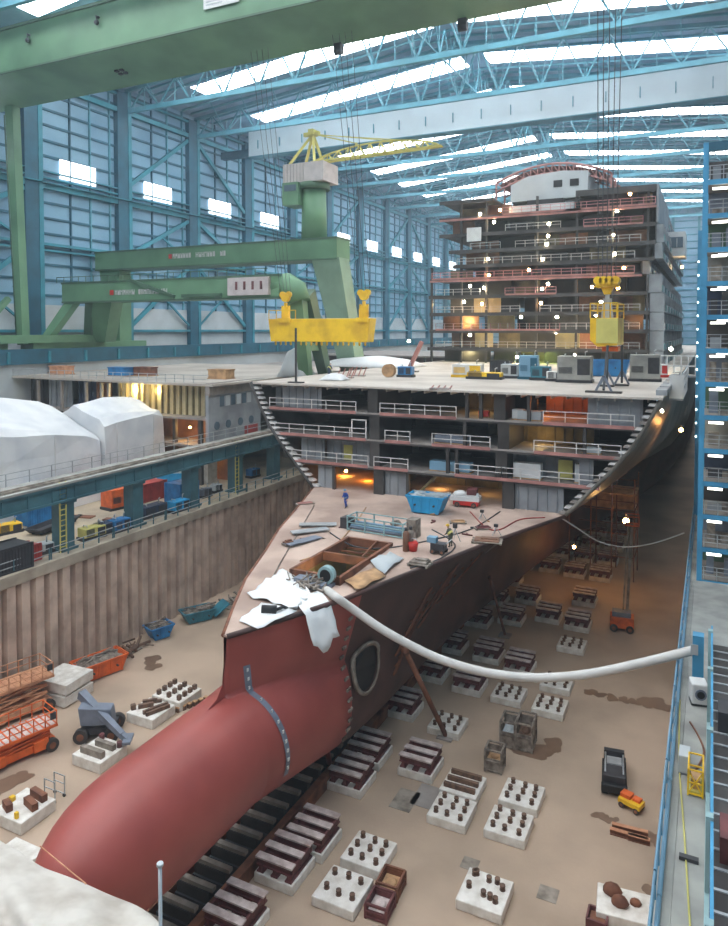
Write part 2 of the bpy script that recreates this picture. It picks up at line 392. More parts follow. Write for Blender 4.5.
# flared shell above the bow deck, cut open at the block joint y = 66
TOP = 26.2
FL = [(15.1, 13.2), (17.2, 15.1), (19.4, 17.1), (21.6, 18.8), (24.0, 20.2), (26.2, 21.2)]
def hbu(y, z):
    t = sstep(66, 112, y); base = interp(DECKHB, y)
    f = interp(FL, z); k = (z - 15.1) / 11.1
    return lerp(f + (base - 13.2) * (1 - k), base + (21.6 - base) * k ** 0.6, t) if y > 66 else f
ys2 = [66, 68, 70, 73, 76, 80, 85, 90, 96, 104, 112, 125, 145, 180, 260]; zs2 = [15.1 + 11.1 * i / 14 for i in range(15)]
b = MB()
for sgn in (1, -1):
    v = [(XC + sgn * hbu(y, z), y, z) for y in ys2 for z in zs2]
    b.add(v, [(i * 15 + j, (i + 1) * 15 + j, (i + 1) * 15 + j + 1, i * 15 + j + 1) for i in range(len(ys2) - 1) for j in range(14)], 0, True)
S(b, 'flared_shell', 'grey_hull')
# saw-tooth frame brackets along the cut edge of the shell
for sgn in (1, -1):
    for i in range(20):
        z0 = 15.25 + 10.7 * i / 20; h0, h1 = hbu(66, z0), hbu(66, z0 + 0.3); b = MB()
        x0, x1 = XC + sgn * h0, XC + sgn * (h1)
        b.prism([(x0, 65.9, z0), (x0 - sgn * 0.75, 65.9, z0 + 0.02), (x1 - sgn * 0.75, 65.9, z0 + 0.24), (x1, 65.9, z0 + 0.3)], (0, 0.7, 0))
        S(b, 'frame_bracket', 'rail_white' if sgn < 0 or i % 2 else 'edge_grey')
    pts = [(XC + sgn * (hbu(66, z)), 66.0, z) for z in zs2]; b = MB(); b.tube(pts, 0.2, 6); S(b, 'shell_edge', 'grey_hull' if sgn > 0 else 'raw_steel')
# bow deck with its two-part hatch opening
HX0, HX1, HY0, HY1, HYM = -26.2, -22.4, 42.2, 50.8, 46.6
b = MB(); ys = [33, 34, 36, 38.5, 40.5, HY0, 44, 46, HYM, 48.5, HY1, 54, 57, 60, 63, 66, 75, 90]
def xl(y): return XC - interp(DECKHB, y)
def xr(y): return XC + interp(DECKHB, y)
for y0, y1 in zip(ys, ys[1:]):
    def q(xa0, xb0, xa1, xb1):
        z0, z1 = deckz(y0) + .02, deckz(y1) + .02
        b.add([(xa0, y0, z0), (xb0, y0, z0), (xb1, y1, z1), (xa1, y1, z1), (xa0, y0, z0 - .15), (xb0, y0, z0 - .15), (xb1, y1, z1 - .15), (xa1, y1, z1 - .15)],
              [(0, 1, 2, 3), (7, 6, 5, 4), (0, 4, 5, 1), (1, 5, 6, 2), (2, 6, 7, 3), (3, 7, 4, 0)])
    if HY0 <= y0 < HY1: q(xl(y0), HX0, xl(y1), HX0); q(HX1, xr(y0), HX1, xr(y1))
    else: q(xl(y0), xr(y0), xl(y1), xr(y1))
bow_deck = S(b, 'bow_deck', 'deck_pink')
b = MB()
for x in (HX0, HX1): b.box(x - .12, x + .12, HY0 - .12, HY1 + .12, 14.6, 15.32)
for y in (HY0, HYM, HY1): b.box(HX0, HX1, y - .12, y + .12, 14.7, 15.32)
for k in range(4): b.box(HX0, HX1, HYM + 1 + k * .9, HYM + 1.1 + k * .9, 14.5, 14.65)
b.bar((HX1 - .5, HYM, 15.3), (HX1 - 1.2, HY1, 15.3), .12)
S(b, 'hatch_coaming', 'rust')
b = MB(); b.box(HX0 - .4, HX1 + .4, HY0 - .6, HY1 + .4, 11.6, 11.8); 
b.box(HX0 - .4, HX0 - .3, HY0 - .6, HY1 + .4, 11.8, 14.6); b.box(HX1 + .3, HX1 + .4, HY0 - .6, HY1 + .4, 11.8, 14.6)
b.box(HX0 - .3, HX1 + .3, HY1 + .3, HY1 + .4, 11.8, 14.6); b.box(HX0 - .3, HX1 + .3, HY0 - .6, HY0 - .5, 11.8, 14.6)
for k in range(5): b.box(HX0 - .3, HX1 + .3, HY0 + 1.5 + k * 1.6, HY0 + 1.6 + k * 1.6, 11.8, 12.5)
S(b, 'hatch_well', 'bulkhead_olive')
b = MB(); pr = [(xl(y) - .02, y, deckz(y) - .04) for y in ys if y <= 66]; b.tube(pr, 0.13, 6); S(b, 'deck_edge', 'rust')
b = MB(); pr = [(xr(y) + .02, y, deckz(y) - .06) for y in ys if y <= 66]; b.tube(pr, 0.16, 6); S(b, 'deck_edge', 'brown_hull')
# draught mark strip on the red bow
b = MB(); y = 33.9
zz = [12.3 - 0.28 * i for i in range(24)]; v = []
for z in zz:
    sh = (12.3 - z) * 0.12
    for dy in (0, 0.42): v.append((XC + hb(y + dy + sh, z) + 0.05, y + dy + sh, z))
b.add(v, [(2 * i, 2 * i + 1, 2 * i + 3, 2 * i + 2) for i in range(len(zz) - 1)])
strip = S(b, 'draught_mark_strip', 'machine_grey')
strip['label'] = 'pale strip with draught marks'
b = MB()
for i in range(1, 22, 2):
    z = zz[i]; sh = (12.3 - z) * 0.12; yy = y + .21 + sh
    b.cbox((XC + hb(yy, z) + 0.08, yy, z), .06, .14, .18)
S(b, 'draught_marks', 'white', strip)
# bow thruster tunnel
ty, tz, tr = 43.9, 8.6, 1.75
tx = XC + hb(ty, tz)
def disc_pts(r, dx, n=32):
    out = []
    for k in range(n):
        a = 2 * math.pi * k / n; yy, z = ty + r * math.cos(a), tz + r * math.sin(a)
        out.append(Vector((XC + hb(yy, z) + dx, yy, z)))
    return out
b = MB(); i0, i1 = disc_pts(tr * .86, .06), disc_pts(tr * .86, -1.4)
o0, o1 = disc_pts(tr * 1.02, .06), disc_pts(tr * 1.02, .3); i2 = disc_pts(tr * .86, .3)
n = 32; v = o0 + o1 + i2
b.add(v, [(k, (k + 1) % n, n + (k + 1) % n, n + k) for k in range(n)] + [(n + k, n + (k + 1) % n, 2 * n + (k + 1) % n, 2 * n + k) for k in range(n)] + [(2 * n + k, 2 * n + (k + 1) % n, (k + 1) % n, k) for k in range(n)], 0, True)
S(b, 'thruster_ring', 'timber_grey')
b = MB(); b.add([p + Vector((.04, 0, 0)) for p in i0], [tuple(range(n))]); S(b, 'thruster_mouth_shade', 'black')  # flat black disc, the tunnel's inner shade put into the colour
b = MB()
for k in range(14):
    yy = 41.7 - k * .03; z = 4.6 + k * .7
    b.cbox((XC + hb(yy, z) + .1, yy, z), .12, .5, .18)
S(b, 'weld_seam', 'scrap')
for (y0, z0, y1, z1) in ((48.4, 7.6, 50.6, 12.2), (51.4, 9.0, 53.4, 13.4), (48.2, 6.2, 50.8, 9.2), (52.5, 8.2, 55.2, 11.8), (56, 9, 58.6, 13)):
    b = MB()
    for s in (0, .5):
        b.bar((XC + hb(y0, z0) + .15, y0 + s, z0), (XC + hb(y1, z1) + .15, y1 + s, z1), .1)
    for k in range(7):
        t = k / 6; yy, z = lerp(y0, y1, t), lerp(z0, z1, t)
        b.bar((XC + hb(yy, z) + .15, yy, z), (XC + hb(yy, z) + .15, yy + .5, z), .08)
    S(b, 'hull_ladder', 'rust')
# ---- the open cut face: four tween decks
LV = [15.1, 17.95, 20.75, 23.5, 26.2]
def fx(u): return on(u, 450, y=66).x
for i in (1, 2, 3):
    z = LV[i]; x0, x1 = XC - hbu(66, z) + .3, XC + hbu(66, z) - .3; b = MB()
    b.box(x0, x1, 66.0, 92, z - .16, z, 0); b.box(x0, x1, 66.0, 66.25, z - .36, z - .16, 1)
    for k in range(28): xx = lerp(x0, x1, (k + .5) / 28); b.box(xx - .06, xx + .06, 66.3, 80, z - .42, z - .16, 1)
    S(b, 'tween_deck', ['edge_grey', 'raw_steel'])
b = MB(); x0, x1 = XC - 21.1, XC + 21.3
v = [(x0, 66, TOP), (XC - 18, 65.4, TOP), (XC - 6, 65.7, TOP), (XC + 6, 65.3, TOP), (x1, 65.6, TOP), (XC + 21.6, 300, TOP), (XC - 21.4, 300, TOP)]
b.prism([(p[0], p[1], TOP - .18) for p in v], (0, 0, .2))
for k in range(30): xx = lerp(x0 + .5, x1 - .5, (k + .5) / 30); b.box(xx - .06, xx + .06, 66.2, 84, TOP - .5, TOP - .18, 0)
S(b, 'weather_deck', ['deck_white', 'raw_steel'])
# bulkheads: (level, u0, u1, y, material); the dark ones paint in the shade of open recesses
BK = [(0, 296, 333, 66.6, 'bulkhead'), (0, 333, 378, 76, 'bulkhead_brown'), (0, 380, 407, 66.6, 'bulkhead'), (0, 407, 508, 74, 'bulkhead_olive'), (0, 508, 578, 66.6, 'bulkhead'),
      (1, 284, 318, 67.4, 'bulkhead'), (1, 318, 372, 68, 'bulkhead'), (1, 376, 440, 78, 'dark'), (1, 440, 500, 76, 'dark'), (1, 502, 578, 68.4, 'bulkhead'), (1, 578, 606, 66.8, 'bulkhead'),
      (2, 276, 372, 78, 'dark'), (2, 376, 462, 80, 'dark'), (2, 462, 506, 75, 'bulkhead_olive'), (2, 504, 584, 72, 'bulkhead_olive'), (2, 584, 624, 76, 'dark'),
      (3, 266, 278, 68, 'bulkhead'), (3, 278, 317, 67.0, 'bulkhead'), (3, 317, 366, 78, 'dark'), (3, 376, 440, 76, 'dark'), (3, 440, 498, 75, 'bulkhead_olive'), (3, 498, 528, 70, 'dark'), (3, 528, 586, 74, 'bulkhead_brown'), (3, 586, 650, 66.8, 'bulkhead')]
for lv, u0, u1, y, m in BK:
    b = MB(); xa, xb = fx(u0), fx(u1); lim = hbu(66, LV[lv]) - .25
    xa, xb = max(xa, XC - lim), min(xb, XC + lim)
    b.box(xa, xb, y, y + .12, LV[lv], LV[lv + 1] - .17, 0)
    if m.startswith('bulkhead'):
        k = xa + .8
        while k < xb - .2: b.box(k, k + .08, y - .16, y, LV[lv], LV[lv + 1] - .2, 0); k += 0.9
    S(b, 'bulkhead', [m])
for lv, u in ((0, 378), (0, 333), (0, 407), (0, 508), (1, 374), (1, 501), (1, 447), (1, 456), (2, 374), (2, 503), (2, 464), (2, 584), (3, 372), (3, 499), (3, 480), (3, 466), (3, 528)):
    b = MB(); xx = fx(u); wide = u in (374, 372, 501, 503, 499, 378, 508)
    b.box(xx - (.55 if wide else .15), xx + (.55 if wide else .15), 66.1, 66.1 + (9 if wide else .4), LV[lv], LV[lv + 1] - .17)
    S(b, 'pillar', 'raw_steel')
# closing bulkheads well inside
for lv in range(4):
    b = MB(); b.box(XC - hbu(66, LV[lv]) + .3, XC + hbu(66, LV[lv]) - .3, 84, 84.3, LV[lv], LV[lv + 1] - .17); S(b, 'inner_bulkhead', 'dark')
for lv, u, m, w, h in ((1, 340, 'yellow_pale', 1.0, 1.7), (1, 562, 'yellow_pale', 1.3, 1.9)):
    b = MB(); xx = fx(u); y = 67.8; b.box(xx - w / 2, xx + w / 2, y, y + .15, LV[lv] + .1, LV[lv] + h); S(b, 'access_door', m)
b = MB(); b.bar((fx(415), 66.6, 15.4), (fx(436), 66.6, 17.7), .25); S(b, 'diagonal_strut', 'bulkhead_olive')
for lv, u in ((0, 300), (1, 285)):
    pass
# temporary guard rails at the deck edges: (level, u0, u1, toe board?)
def guard(name, xa, xb, y, z, m='rail_white', toe='edge_red', parent=None, n=None, h=1.1):
    b = MB(); n = n or max(2, int(abs(xb - xa) / 1.6))
    for k in range(n + 1): xx = lerp(xa, xb, k / n); b.box(xx - .04, xx + .04, y - .04, y + .04, z, z + h, 0)
    for zz in (h, h * .55): b.box(xa, xb, y - .035, y + .035, z + zz - .07, z + zz, 0)
    if toe: b.box(xa, xb, y - .08, y - .02, z - .2, z + .1, 1)
    return S(b, name, [m, toe or m])
for lv, u0, u1 in ((3, 270, 356), (3, 380, 456), (3, 543, 634), (2, 275, 366), (2, 385, 410), (2, 432, 490), (2, 534, 621), (1, 292, 368), (1, 374, 408), (1, 455, 502), (1, 502, 600)):
    guard('guard_rail', fx(u0), fx(u1), 66.0, LV[lv])
b = MB(); b.box(fx(352), fx(366), 65.95, 66.05, LV[2] + 1.9, LV[2] + 2.0)
for u in (352, 366): b.box(fx(u) - .06, fx(u) + .06, 65.95, 66.05, LV[2], LV[2] + 2.0)
S(b, 'rail_gate', 'rail_white')
# ---- superstructure block standing far aft
YB = 122.0
ZK = [26.2, 28.9, 32.1, 35.1, 38.2, 41.2, 43.6, 46.2, 49.1, 52.0, 55.0]
XL = [-46.2, -46.6, -46.2, -46.2, -46.4, -46.2, -41.8, -42.6, -44.4, -44.4, -43.8]
XRr = [-9.2, -9.0, -9.0, -9.0, -9.4, -10.2, -8.4, -8.2, -8.2, -8.2, -8.2]
for k in range(1, 11):
    b = MB(); xa, xb = XL[k], XRr[k]
    if k == 10: xa, xb = -44.4, -34.6
    b.box(xa, xb, YB, 205, ZK[k] - .28, ZK[k], 0); b.box(xa, xb, YB - .02, YB + .2, ZK[k] - .62, ZK[k] - .28, 1)
    S(b, 'tier_deck', ['raw_steel', 'edge_red' if k in (5, 9) else 'raw_steel'])
b = MB(); b.box(-20.6, -8.2, YB, 160, 54.7, 55.0); b.box(-20.6, -8.2, YB, YB + .2, 54.0, 54.7); S(b, 'tier_deck', 'raw_steel')
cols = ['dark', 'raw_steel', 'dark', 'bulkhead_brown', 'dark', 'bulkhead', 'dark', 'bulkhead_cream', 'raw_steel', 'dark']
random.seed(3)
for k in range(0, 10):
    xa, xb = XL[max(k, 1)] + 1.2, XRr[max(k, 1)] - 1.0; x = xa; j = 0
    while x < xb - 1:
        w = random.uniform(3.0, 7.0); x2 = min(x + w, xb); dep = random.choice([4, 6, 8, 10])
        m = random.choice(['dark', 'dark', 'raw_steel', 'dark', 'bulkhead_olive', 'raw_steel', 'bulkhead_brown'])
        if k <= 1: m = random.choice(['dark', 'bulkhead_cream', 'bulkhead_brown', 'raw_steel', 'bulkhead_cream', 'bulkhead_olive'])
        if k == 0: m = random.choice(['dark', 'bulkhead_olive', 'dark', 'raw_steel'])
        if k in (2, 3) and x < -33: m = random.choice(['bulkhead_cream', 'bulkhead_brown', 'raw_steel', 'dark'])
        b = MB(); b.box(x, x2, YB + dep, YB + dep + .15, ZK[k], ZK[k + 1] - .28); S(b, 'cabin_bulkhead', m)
        x = x2; j += 1
    for x in (-46.2, -40.6, -36, -27.2, -20.6, -15, -9.6):
        if XL[max(k, 1)] - .1 <= x <= XRr[max(k, 1)]:
            b = MB(); b.box(x, x + .35, YB + .4, YB + .9, ZK[k], ZK[k + 1] - .28); S(b, 'stanchion', 'raw_steel')
def ux(u): return on(u, 300, y=YB).x
for k, u0, u1, m in ((1, 436, 640, 'rail_white'), (2, 436, 640, 'rail_white'), (3, 436, 520, 'rail_white'), (4, 436, 480, 'rail_white'), (4, 505, 556, 'rail_pink'), (5, 432, 634, 'rail_pink'), (6, 457, 634, 'rail_white'),
                  (7, 470, 500, 'rail_white'), (7, 515, 640, 'rail_white'), (8, 505, 560, 'rail_white'), (8, 583, 642, 'rail_pink'), (9, 502, 580, 'rail_pink'), (9, 564, 654, 'rail_pink'), (3, 540, 640, 'rail_white'), (2, 436, 560, 'rail_pink')):
    guard('guard_rail', ux(u0), ux(u1), YB - .05, ZK[k], m, 'edge_red' if m == 'rail_pink' else None)
# side galleries: balcony rows running aft along the right-hand side of the block
for k in range(0, 10):
    b = MB(); x = XRr[max(k, 1)]; out = 2.2 if k < 5 else (1.2 if k < 8 else .2); yb = YB + 1
    b.box(x, x + out, yb, 205, ZK[k] - .2, ZK[k], 0)
    b.box(x + out - .1, x + out, yb, 205, ZK[k] + .95, ZK[k] + 1.05, 0)
    for q in range(26):
        if (q + k) % 3: b.box(x + out - .1, x + out, yb + q * 3.2, yb + q * 3.2 + 2.7, ZK[k], ZK[k] + .95, 1 if (q + k) % 3 == 1 else 3)
    y = yb
    while y < 200: b.box(x, x + out - .1, y, y + .15, ZK[k], ZK[k + 1] - .3, 0); y += 4.0
    b.box(x - .2, x, yb, 205, ZK[k], ZK[k + 1] - .28, 2)
    S(b, 'balcony_row', ['bulkhead', 'balcony_teal', 'raw_steel', 'clad_pale'])
b = MB(); b.prism([(-8.2, YB + .3, ZK[8]), (-8.2, YB + .3, 55.0), (-8.2, 150, 55.0), (-8.2, 150, ZK[8])], (.3, 0, 0)); S(b, 'side_plating', 'bulkhead')
b = MB(); b.box(-12, -4.8, 148, 156, 46.0, 50.6, 0); b.box(-10.4, -5.2, 147.9, 148, 47.6, 49.6, 1); b.box(-5.2, -5.1, 148.6, 155, 47.6, 49.4, 1)
for k in range(4): b.box(-9.6 + k * 1.1, -9.5 + k * 1.1, 147.85, 148, 47.6, 49.4, 0)
S(b, 'bridge_wing', ['white', 'glass'])
# deckhouse and red arched frame on top
b = MB(); b.prism([(-33, 128, 55.0), (-33, 128, 58.0), (-30, 128, 59.3), (-24, 128, 59.8), (-19.6, 128, 59.4), (-19.6, 128, 55.0)], (0, 14, 0)); dh = S(b, 'deckhouse', 'clad_pale'); 
for x in (-25.4, -22.6): b = MB(); b.box(x, x + 1.5, 127.9, 128, 57.0, 58.2); S(b, 'deckhouse_window', 'black')
def arch(y, m, x0=-36.2, x1=-16.0, z0=59.0, rise=2.6, th=.22):
    b = MB(); P = []
    for i in range(17):
        t = i / 16; P.append(Vector((lerp(x0, x1, t), y, z0 + rise * (1 - (2 * t - 1) ** 2))))
    b.tube(P, th, 6); b.tube([p + Vector((0, 0, -1.6)) for p in P], th * .8, 6)
    for i in range(17):
        b.bar(P[i], P[i] + Vector((0, 0, -1.6)), .16)
        if i < 16: b.bar(P[i], P[i + 1] + Vector((0, 0, -1.6)), .14)
    for i in (0, 16): b.bar(P[i], (P[i].x, y, 55.0), .3)
    S(b, 'arched_frame', m)
arch(130, 'edge_red'); arch(136, 'edge_red'); arch(143, 'edge_red')
b = MB(); P = []
for i in range(17):
    t = i / 16; x = lerp(-36, -16.2, t); z = 58.8 + 2.6 * (1 - (2 * t - 1) ** 2); P += [(x, 131, z), (x, 143, z)]
b.add(P, [(2 * i, 2 * i + 1, 2 * i + 3, 2 * i + 2) for i in range(16)]); S(b, 'arched_roof', 'edge_red')
b = MB(); b.box(-32, -21, YB + 1, YB + 4, 52.0, 53.4); S(b, 'white_cover', 'white')
b = MB(); b.box(-39.2, -36.6, YB - .2, YB, 47.6, 50.0); S(b, 'white_sheet', 'white')
# sloped shell rail at the right top edge (gangway ledge with white plates)
b = MB()
for k in range(7):
    y = 68 + k * 5.0; b.box(XC + 20.6, XC + 21.5, y, y + 3.6, TOP, TOP + .5)
S(b, 'edge_plates', 'bulkhead')
# ================================================================== CRANES
def P(b, name, mats, parent, **k):     # part drawn in hall coordinates under a thing standing at parent.location (unrotated)
    o = b.build(name, mats, parent, **k); o.matrix_parent_inverse = Matrix.Translation(-parent.location); return o
# --- big green gantry crane spanning the hall overhead
g = thing('gantry_crane', 'huge green gantry crane whose box girder spans the hall overhead, nearest the roof', 'crane', (-100, 79, 28.9))
b = MB(); x0, x1 = -104.5, 14
b.prism([(x0, 70.3, 74.8), (x0, 70.3, 68.7), (x0, 79.2, 67.2), (x0, 80.6, 75.0)], (x1 - x0, 0, 0)); gird = P(b, 'box_girder', 'green', g)
b = MB(); b.box(x0, x1, 70.1, 70.3, 74.6, 75.0); b.box(x0, x1, 70.15, 70.4, 68.55, 68.8); P(b, 'girder_flange', 'green_dark', g)
for x in (-86, -73, -47):
    b = MB(); b.tube([(x, 70.3, 73), (x, 69.9, 73), (x, 69.9, 72.4)], .18, 6); b.ball((x, 69.9, 72.2), .35, 8); P(b, 'flood_light', 'cable', g)
b = MB()
for dx in (0, .9):
    for dz in (0, .6): b.cbox((-74.6 + dx, 75.0 + dz * 1.2, 67.8 - dz * .25), .55, .45, .25)
P(b, 'inspection_hatch', 'black', g)
b = MB(); b.box(-55.6, -50.4, 70.0, 70.12, 70.5, 73.9, 0)
for i, (w0, w1) in enumerate(((-55.2, -51.6), (-55.2, -52.8))): b.box(w0, w1, 69.96, 70.0, 71.2 - i * .35, 71.36 - i * .35, 1)
P(b, 'sign_board', ['white', 'galv'], g)
b = MB(); b.prism([(-100.9, 77.6, 67.3), (-99.2, 77.6, 67.3), (-99.4, 79.0, 29.6), (-100.7, 79.0, 29.6)], (0, 1.4, 0)); P(b, 'leg', 'green', g)
b = MB(); b.box(-101.6, -97.6, 66, 93, 29.9, 31.2); b.bar((-100, 71, 31), (-100, 77, 37), .8); b.box(-101, -99, 72, 76, 28.9, 30); b.box(-101, -99, 82, 86, 28.9, 30); P(b, 'bogie_beam', 'green', g)
b = MB(); b.tube([(-101.3, 77.8, 66), (-101.1, 79.2, 30)], .1, 6)
for k in range(24): b.bar((-101.4, 77.8 + k * .058, 66 - k * 1.5), (-100.9, 77.8 + k * .058, 66 - k * 1.5), .08)
P(b, 'leg_ladder', 'green_dark', g)
for x in (-42.0, -26):
    b = MB(); b.box(x - .5, x + .5, 78.6, 79.4, 66.5, 67.3); b.tube([(x - .5, 79, 66.4), (x + .5, 79, 66.4)], .45, 10); P(b, 'sheave_block', 'machine_black', g)
# --- pale bridge crane far ahead
w = thing('bridge_crane', 'pale blue bridge crane girder with stiffener ribs, below the roof trusses beyond', 'crane', (-44, 140, 72))
b = MB(); b.box(-97.6, 17, 139, 141.5, 72.25, 78.2); P(b, 'box_girder', 'girder_white', w)
b = MB(); b.box(-97.6, 17, 138.85, 141.6, 72.1, 72.3); P(b, 'girder_flange', 'truss', w)
for k in range(19):
    b = MB(); x = -95 + 5.9 * k; b.box(x, x + .14, 138.7, 139, 73.9, 75.8); P(b, 'stiffener', 'truss', w)
b = MB(); b.box(-20, -11, 138.4, 142.5, 78.2, 79); P(b, 'trolley', 'truss', w)
b = MB(); b.box(-105.9, -97.6, 139.4, 141, 72.6, 74.2); P(b, 'end_carriage', 'steel_dark', w)
# --- portal cranes by the left wall
def lettering(b, x, y, z, n, h, mi, seed):
    rr = random.Random(seed); xx = x
    for k in range(n):
        wd = rr.choice([.45, .5, .55])
        b.box(xx, xx + .12, y - .03, y, z, z + h, mi); b.box(xx + wd - .14, xx + wd - .02, y - .03, y, z, z + h, mi)
        b.box(xx, xx + wd - .1, y - .03, y, z + h * rr.choice([0, .42, .8]), z + h * 1.0 if rr.random() < .2 else z + h * .2 + h * rr.choice([.4, .6]), mi); xx += wd + .12
def portal(name, label, xl, xr, y, z0, z1, dy):
    g = thing(name, label, 'crane', (-100, y, 28.9), 0)
    b = MB(); b.box(xl, xr, y, y + dy, z0, z1); P(b, 'box_girder', 'green', g)
    b = MB(); b.box(xl - .1, xr + .1, y - .12, y + dy + .1, z1 - .25, z1 + .05); b.box(xl, xr, y - .12, y + dy + .1, z0 - .1, z0 + .15); P(b, 'girder_flange', 'green_dark', g)
    return g
p1 = portal('portal_crane', 'green portal crane with white operator panel, the lower and nearer of the two', -99.6, -56, 87.0, 36.7, 40.0, 3.2)
b = MB(); b.prism([(-99.4, 87.3, 36.7), (-97.0, 87.3, 36.7), (-98.8, 82.6, 29.8), (-100.6, 82.6, 29.8)], (0, 1.4, 0)); P(b, 'leg', 'green', p1)
b = MB(); b.prism([(-96.0, 88.6, 36.7), (-94.2, 88.6, 36.7), (-98.4, 92, 29.8), (-100.2, 92, 29.8)], (0, 1.4, 0)); P(b, 'leg', 'green_dark', p1)
b = MB(); b.prism([(-93.8, 88.3, 36.7), (-89.6, 88.3, 36.7), (-95.6, 92.5, 29.9), (-99.6, 92.5, 29.9)], (0, 2.6, 0)); P(b, 'leg', 'green', p1)
b = MB(); b.box(-101.2, -98.2, 80, 96.4, 28.9, 30.0); P(b, 'bogie_beam', 'green', p1)
b = MB(); b.tube([(-57.5, 88.6, 38.3), (-55.6, 88.6, 38.6), (-54.2, 88.6, 37.8), (-53.6, 88.6, 36)], 1.75, 10); P(b, 'leg_head', 'green', p1)
for ya, yb in ((88.5, 94.0), (91.0, 101.5)):
    b = MB(); b.bar((-53.8, ya, 37.5), (-55, yb, 19.2), 2.0, 2.4, w2=1.3); P(b, 'leg', 'green' if ya < 90 else 'green_dark', p1)
b = MB(); b.box(-55.8, -54.2, 91, 103.5, 18.05, 19.3); P(b, 'bogie_beam', 'green_dark', p1)
b = MB(); b.bar((-54.4, 90.8, 29.5), (-54.4, 95.5, 29.5), 1.2); P(b, 'leg_tie', 'green', p1)
b = MB(); b.box(-64.6, -57.4, 86.4, 87, 37.1, 39.7, 0)
for k in range(4): b.box(-63.2 + k * 1.45, -62.8 + k * 1.45, 86.35, 86.4, 37.9, 39.1, 2)
P(b, 'operator_panel', ['pinkgrey', 'red', 'crib_red'], p1)
b = MB(); b.box(-88.5, -87.7, 86.82, 86.88, 37.7, 38.5, 1); lettering(b, -87.4, 86.88, 37.7, 7, .8, 0, 1); lettering(b, -82.4, 86.88, 37.7, 7, .8, 0, 2); lettering(b, -77.6, 86.88, 37.7, 2, .8, 0, 3)
P(b, 'lettering', ['white', 'red'], p1)
b = MB(); b.bar((-84, 86.8, 40), (-75, 86.8, 37.2), .5); b.box(-73.5, -66, 86.6, 87, 37, 37.5); P(b, 'cable_tray', 'green_dark', p1)
b = MB()
for k in range(26): b.box(-101 + k * 1.7, -100.92 + k * 1.7, 87.1, 87.18, 40, 41.0)
b.box(-101, -58, 87.1, 87.16, 40.9, 41.0); P(b, 'guard_rail', 'green_dark', p1)
p2 = portal('portal_crane', 'taller green portal crane carrying the slewing tower with the yellow jib', -104.5, -53, 99.0, 43.2, 46.6, 4.5)
b = MB(); b.prism([(-104, 99.5, 43.2), (-99, 99.5, 43.2), (-99.5, 100, 29.4), (-101.8, 100, 29.4)], (0, 3, 0)); P(b, 'leg', 'green', p2)
b = MB(); b.prism([(-57.6, 99, 43.4), (-52.6, 99, 43.4), (-51.2, 104.5, 19.5), (-53.6, 104.5, 19.5)], (0, 3.4, 0)); P(b, 'leg', 'green_pale', p2)
b = MB(); b.box(-54, -50.4, 104, 110, 18.0, 20.4); P(b, 'bogie_beam', 'green', p2)
b = MB(); b.box(-101.2, -98.6, 96.8, 106, 28.9, 30.0); P(b, 'bogie_beam', 'green', p2)
b = MB(); b.box(-86.6, -85.9, 98.82, 98.88, 44.6, 45.4, 1); lettering(b, -85.7, 98.88, 44.6, 7, .85, 0, 4); lettering(b, -80.6, 98.88, 44.6, 7, .85, 0, 5); lettering(b, -75.4, 98.88, 44.6, 2, .85, 0, 6)
P(b, 'lettering', ['white', 'red'], p2)
TX, TYY = -58.2, 101.0
b = MB(); b.tube([(TX, TYY, 46.6), (TX, TYY, 54.6)], [2.1, 1.95], 20); P(b, 'tower', 'green', p2)
b = MB(); b.tube([(TX, TYY, 54.6), (TX, TYY, 55.6)], 2.6, 20); P(b, 'slewing_ring', 'green_dark', p2)
b = MB(); b.box(TX - 4.4, TX + 3.0, TYY - 2.4, TYY + 2.6, 55.6, 58.6, 0)
for k in range(8): b.box(TX - 4.44, TX - 4.4, TYY - 2 + k * .6, TYY - 1.9 + k * .6, 55.7, 58.5, 1)
for k in range(7): b.box(TX - 4.2 + k * .6, TX - 4.13 + k * .6, TYY - 2.45, TYY - 2.4, 55.7, 58.5, 1)
P(b, 'machine_house', ['pinkgrey', 'edge_grey'], p2)
b = MB(); b.box(TX - 4.3, TX - 1.4, TYY - 2.8, TYY + 1, 52.0, 55.6, 0); c2 = P(b, 'operator_cab', ['green'], p2)
b = MB(); b.box(TX - 3.9, TX - 1.7, TYY - 2.88, TYY - 2.8, 54.2, 55.2); P(b, 'cab_window', 'glass', c2).matrix_parent_inverse = Matrix()
A = Vector((TX - .2, TYY, 63.6)); b = MB()
for q in ((-3.4, 2.6), (-3.4, -2.0), (1.0, 1.6), (1.0, -1.6)): b.bar((TX + q[0], TYY + q[1], 58.6), A, .38)
b.bar(A + Vector((-1.6, 0, 0)), A + Vector((1.2, 0, 0)), .6); b.bar(A + Vector((0, -.8, .2)), A + Vector((0, .8, .2)), .9)
P(b, 'a_frame', 'yellow_pale', p2)
b = MB(); J0 = Vector((TX + .2, TYY - .6, 58.8)); J1 = Vector((TX + 21, TYY + 2, 59.8)); nn = 12
for s in (-.7, .7): b.bar(J0 + Vector((0, s, 0)), J1 + Vector((0, s * .5, 0)), .26)
def jt(t): return J0.lerp(J1, t) + Vector((0, 0, 1.9 * math.sin(math.pi * min(1, max(0, t))) ** .6 if 0 < t < 1 else 0))
for i in range(nn):
    t0, t1 = i / nn, (i + 1) / nn
    b.bar(jt(t0), jt(t1), .24)
    for s in (-.7, .7):
        b.bar(J0.lerp(J1, t0) + Vector((0, s, 0)), jt((t0 + t1) / 2), .13); b.bar(jt((t0 + t1) / 2), J0.lerp(J1, t1) + Vector((0, s, 0)), .13)
P(b, 'lattice_jib', 'yellow_pale', p2)
